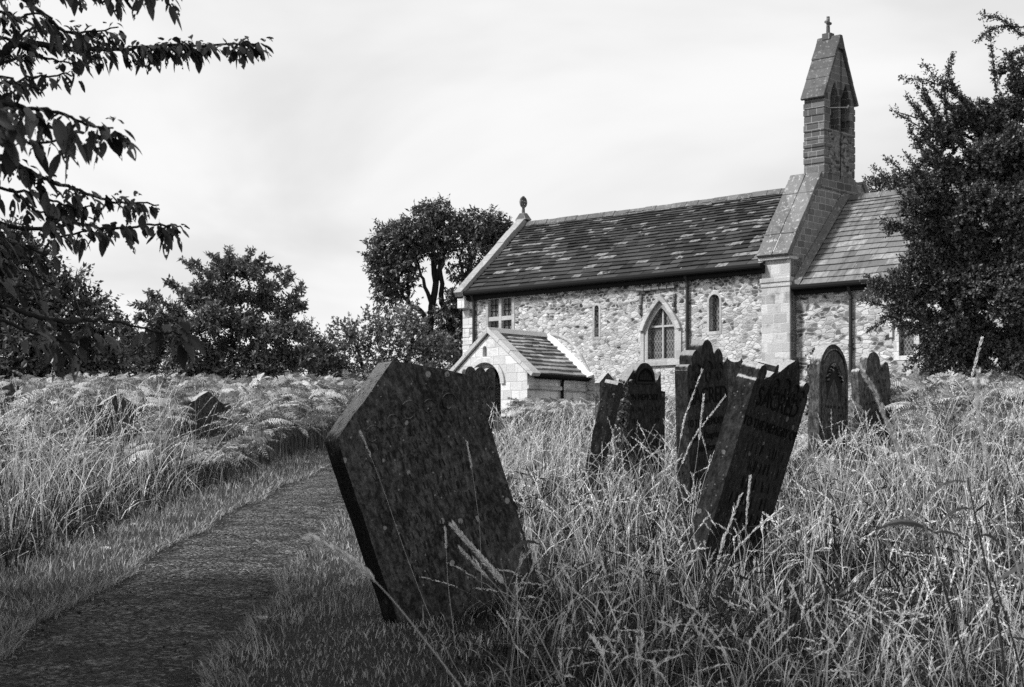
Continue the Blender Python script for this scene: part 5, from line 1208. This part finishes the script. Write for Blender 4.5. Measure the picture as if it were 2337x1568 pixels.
stalk('long pale seed head arching left across the foot of the big slab', [(1075, 1600), (1000, 1500), (900, 1372), (830, 1300), (770, 1258), (708, 1226)], (3.6, 3.3), .0018, .48, headsize=.026)
stalk('thick seed head leaning left before the right side of the big slab', [(1290, 1568), (1215, 1420), (1150, 1330), (1090, 1262), (1038, 1202)], (4.6, 4.4), .0016, .5, headsize=.024)
stalk('seed head crossing just below its twin beside the big slab', [(1260, 1560), (1200, 1430), (1140, 1345), (1085, 1290), (1050, 1252)], (4.8, 4.6), .0014, .4, headsize=.015)
stalk('thin stem climbing the face of the big slab to a pale tip', [(1060, 1560), (985, 1420), (920, 1250), (880, 1130), (850, 1050), (822, 985)], (7.4, 7.2), .0014, .18, headsize=.016)
stalk('upright seed head before the lower left of the slab face', [(1040, 1480), (1022, 1330), (1018, 1250), (1016, 1205)], (6.9, 6.9), .0013, .35, headsize=.014)
stalk('short seed head on the upper right of the slab face', [(1100, 1350), (1095, 1200), (1080, 1090), (1066, 1010)], (7.6, 7.6), .0013, .25, headsize=.015)
stalk('blurred tall seed stem leaning left at the right of the grave row', [(2150, 1300), (2090, 1150), (2040, 1000), (2000, 900), (1960, 835)], (3.4, 3.2), .0016, .6, headsize=.014)
stalk('blurred seed stem rising through the bracken by the round-headed stone', [(2370, 1430), (2290, 1200), (2240, 1000), (2230, 900), (2232, 850)], (3.3, 3.2), .0016, .6, headsize=.014)
stalk('pale seed stem before the bracken, right of the grave row', [(2190, 1250), (2160, 1150), (2120, 1010), (2098, 880), (2090, 840)], (3.6, 3.4), .0014, .6, headsize=.012)
stalk('tall stem whose head stands before the hawthorn shade', [(2160, 1150), (2205, 960), (2215, 870), (2240, 775)], (9.0, 9.0), .0018, .3, headsize=.024)
stalk('dark leafy stalk at the lower right, the tallest one', [(2300, 1620), (2285, 1450), (2250, 1290), (2222, 1160), (2208, 1090)], (4.2, 4.2), .0036, 0, 'stalk_dark', leafs=3)
stalk('dark leaning stalk left of the tallest dark stalk', [(2215, 1600), (2195, 1480), (2150, 1320), (2130, 1240), (2105, 1190)], (4.4, 4.4), .0034, .0, 'stalk_dark', leafs=2)
stalk('dark stalk bent at the bottom right corner', [(2345, 1620), (2330, 1530), (2300, 1420), (2270, 1330), (2250, 1290)], (4.1, 4.1), .003, 0, 'stalk_dark', leafs=2)
stalk('dark thin stalk standing between the slab and the scrolled stone', [(1310, 1590), (1320, 1450), (1260, 1330), (1235, 1250), (1225, 1215)], (4.6, 4.5), .002, 0, 'stalk_dark', leafs=2)
stalk('dark upright stalk below the scrolled stone on its right', [(2010, 1600), (2008, 1450), (2002, 1300), (2000, 1180)], (4.2, 4.2), .002, 0, 'stalk_dark', leafs=1)
# a leaning tuft of seed heads before the lobed stone
for i_, (xt, yt) in enumerate(((1640, 905), (1602, 880), (1618, 905), (1655, 925), (1590, 990), (1565, 915))):
    p_ = P(xt, yt, 11.3); gx_, hh = p_[0], p_[2]
for i_, (lab, pts, yd) in enumerate((('seed head leaning right before the foot of the lobed stone, the tallest of its tuft', [(1500, 1200), (1530, 1120), (1580, 1000), (1655, 905)], 11.2), ('seed head crossing the left edge of the lobed stone', [(1530, 1180), (1545, 1050), (1560, 960), (1602, 845)], 11.4),
        ('slim seed head upright before the lettering of the lobed stone', [(1570, 1180), (1590, 1050), (1600, 960), (1606, 905)], 11.5), ('seed head before the scrolled stone, bent to the right', [(1600, 1400), (1660, 1280), (1720, 1210), (1785, 1160)], 9.2), ('seed head leaning right low across the scrolled stone', [(1560, 1450), (1620, 1340), (1650, 1240), (1690, 1130)], 9.0),
        ('seed head upright before the middle of the scrolled stone', [(1690, 1360), (1700, 1250), (1706, 1150), (1712, 1090)], 9.3))):
    stalk(lab, pts, (yd, yd), .0016, .5, headsize=.024)

# white flower heads on the verge
for lab, x, y in (('white flower head on the verge, left of the path', 305, 1198), ('second white flower head lower on the left verge', 241, 1252), ('small white flower head at the far bend of the path', 735, 1068), ('white flower at the right path edge in the foreground', 600, 1412)):
    d = EYE / (.06 + (y + 8 - HY) / FPX); c = P(x, y, d); base = np.array([c[0], d, float(ground(d))]); r_ = empty('yarrow', tuple(base)); tag(r_, lab, 'flower', 'white verge flowers')
    b = MB(); b.tube([(0, 0, 0), (.005, 0, (c[2] - base[2]) * .6), tuple(c - base)], .002, 5); b.build('stem', 'grass', r_)
    nn_ = 40; a = rng.uniform(0, 2 * PI, nn_); rr = .035 * np.sqrt(rng.random(nn_)); ps = np.stack([rr * np.cos(a), rr * np.sin(a), .01 - rr * .2], -1) + (c - base)
    V, F, T = leaves(ps, rng.normal(size=(nn_, 3)) * .5 + np.array([0, 0, .2]), .014, .012); np_mesh('flower_head', V, tris=F, mat='flower', parent=r_, tint=T)

# ivy on stones and wall ------------------------------------------------
def ivy(label, pts, Yd, rad, n, leaf=.05):
    q = np.array([P(x, y, Yd) for x, y in pts]); tt = np.linspace(0, 1, len(q)); s = rng.random(n); p = np.stack([np.interp(s, tt, q[:, k]) for k in range(3)], 1) + rng.normal(size=(n, 3)) * np.array([rad, rad * .7, rad])
    b0 = q[0]; root = empty('ivy', tuple(b0)); tag(root, label, 'ivy')
    V, F, T = leaves(p, rng.normal(size=(n, 3)) + np.array([0, -.3, -.4]), leaf * rng.uniform(.6, 1.2, n), leaf * .8); np_mesh('leaves', V - b0, tris=F, mat='leaf_ivy', parent=root, tint=T)
    b = MB(); b.tube(list(q - b0), .008, 5); b.build('vine', 'bark', root)
ivy('ivy climbing between the edge-on stone and the winged stone', [(1420, 1010), (1423, 950), (1419, 900), (1421, 876)], 16.2, .03, 260, .045)
ivy('ivy creeping up behind the round-headed stone', [(1846, 960), (1850, 880), (1857, 825), (1866, 803)], 19.5, .04, 300, .045)
